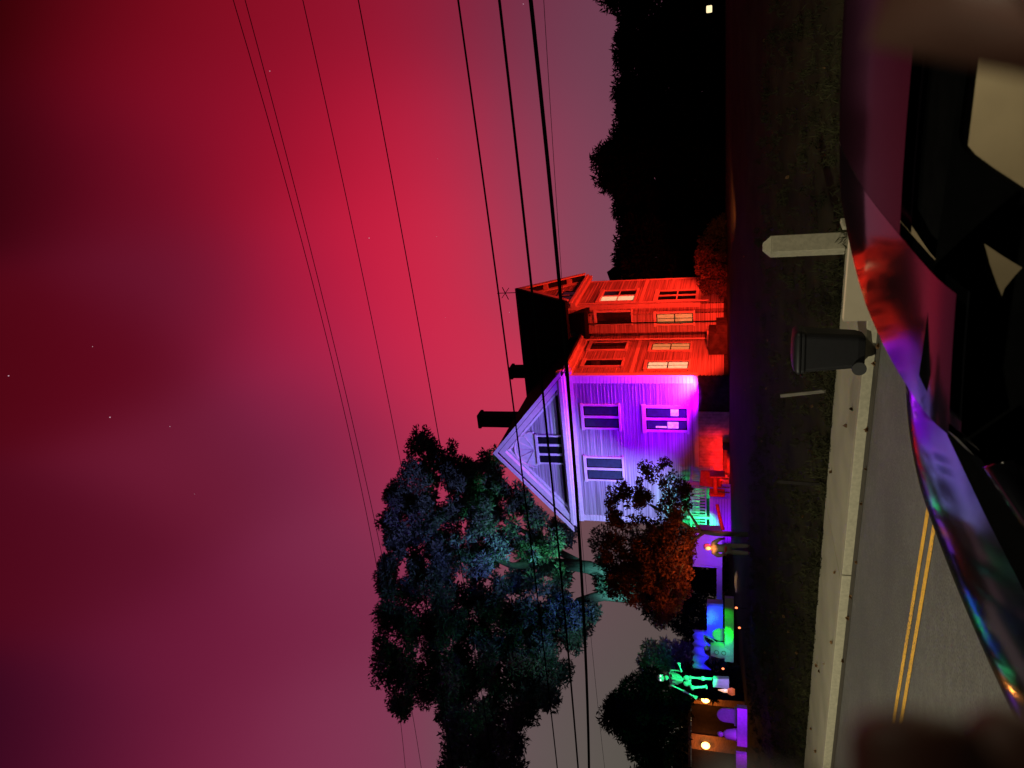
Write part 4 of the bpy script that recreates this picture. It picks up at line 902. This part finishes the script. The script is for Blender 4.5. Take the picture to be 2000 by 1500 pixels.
for sg in (-1, 1):
    b = MB(); b.ball((-1.66,sg*.66,.95), .12,.16,.09); b.build('headlight', mat('headlight glass', (.5,.5,.5), .1, .1, 5), car, smooth=True)
b = MB(); b.ball((1.0,.1,1.60), .07,.05,.02); b.build('cabin_fill_lamp', mat('cabin fill lamp glow', (1,.9,.7), .5, 0, 5, emis=(1,.8,.5), estr=2), car, smooth=True)  # unseen lamp, added to brighten the cabin
lamp('cabin_fill_light', 'POINT', rn(-1.0, CN+.1, 1.54), 14, (1,.84,.58), size=.05)  # added fill light for the cream interior
lamp('cabin_fill_light', 'POINT', rn(.1, CN-.1, 1.50), 9, (1,.82,.52), size=.05)

# ------------------------------------------------------------------ the photographer's hands close to the lens
def cpt(px, py, d): r_ = ray(px, py).normalized(); return Vector((0,0,CAMZ))+r_*d
def hand(name_label, palm, wrist, fingers, thumb, dist, fr=.0085):
    o = thing('hand', cpt(*wrist, dist), name_label, 'hand', 'blurred hands close to the lens')
    W_ = Vector(o.location); pts = [Vector((0,0,0)), cpt(*palm, dist)-W_]; ed = [(0,1)]; ra = [.026, .036]
    for f_ in fingers:
        k = len(pts); prev = 1
        for i, (px, py, dd) in enumerate(f_): pts.append(cpt(px, py, dist+dd)-W_); ed.append((prev, k+i)); prev = k+i; ra.append(fr*(1.1-.09*i))
    k = len(pts); prev = 0
    for i, (px, py, dd) in enumerate(thumb): pts.append(cpt(px, py, dist+dd)-W_); ed.append((prev, k+i)); prev = k+i; ra.append(fr*(1.3-.12*i))
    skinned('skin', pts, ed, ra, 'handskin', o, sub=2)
    return o
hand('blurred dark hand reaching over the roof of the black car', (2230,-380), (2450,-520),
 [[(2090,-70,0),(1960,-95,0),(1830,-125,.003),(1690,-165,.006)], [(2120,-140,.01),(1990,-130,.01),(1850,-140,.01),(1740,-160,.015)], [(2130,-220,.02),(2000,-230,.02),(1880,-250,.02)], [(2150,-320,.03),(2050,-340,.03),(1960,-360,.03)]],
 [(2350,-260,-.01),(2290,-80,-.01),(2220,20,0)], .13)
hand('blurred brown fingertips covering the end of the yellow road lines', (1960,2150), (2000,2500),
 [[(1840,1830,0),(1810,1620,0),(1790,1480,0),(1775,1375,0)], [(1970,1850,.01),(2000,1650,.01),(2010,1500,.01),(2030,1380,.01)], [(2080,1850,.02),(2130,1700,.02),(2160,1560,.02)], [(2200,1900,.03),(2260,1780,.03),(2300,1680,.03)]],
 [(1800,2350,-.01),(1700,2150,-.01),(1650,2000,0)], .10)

# ------------------------------------------------------------------ street lamps out of frame (they stand behind the camera and light the road)
lamp('street_lamp', 'SPOT', (-14, 4, 9), 11000, (1, .93, .68), (-9, 6, 0), .25, 112, .8)
lamp('street_lamp', 'SPOT', (9, 2, 9), 2300, (1, .88, .62), (4, 7, 0), .25, 105, .9)
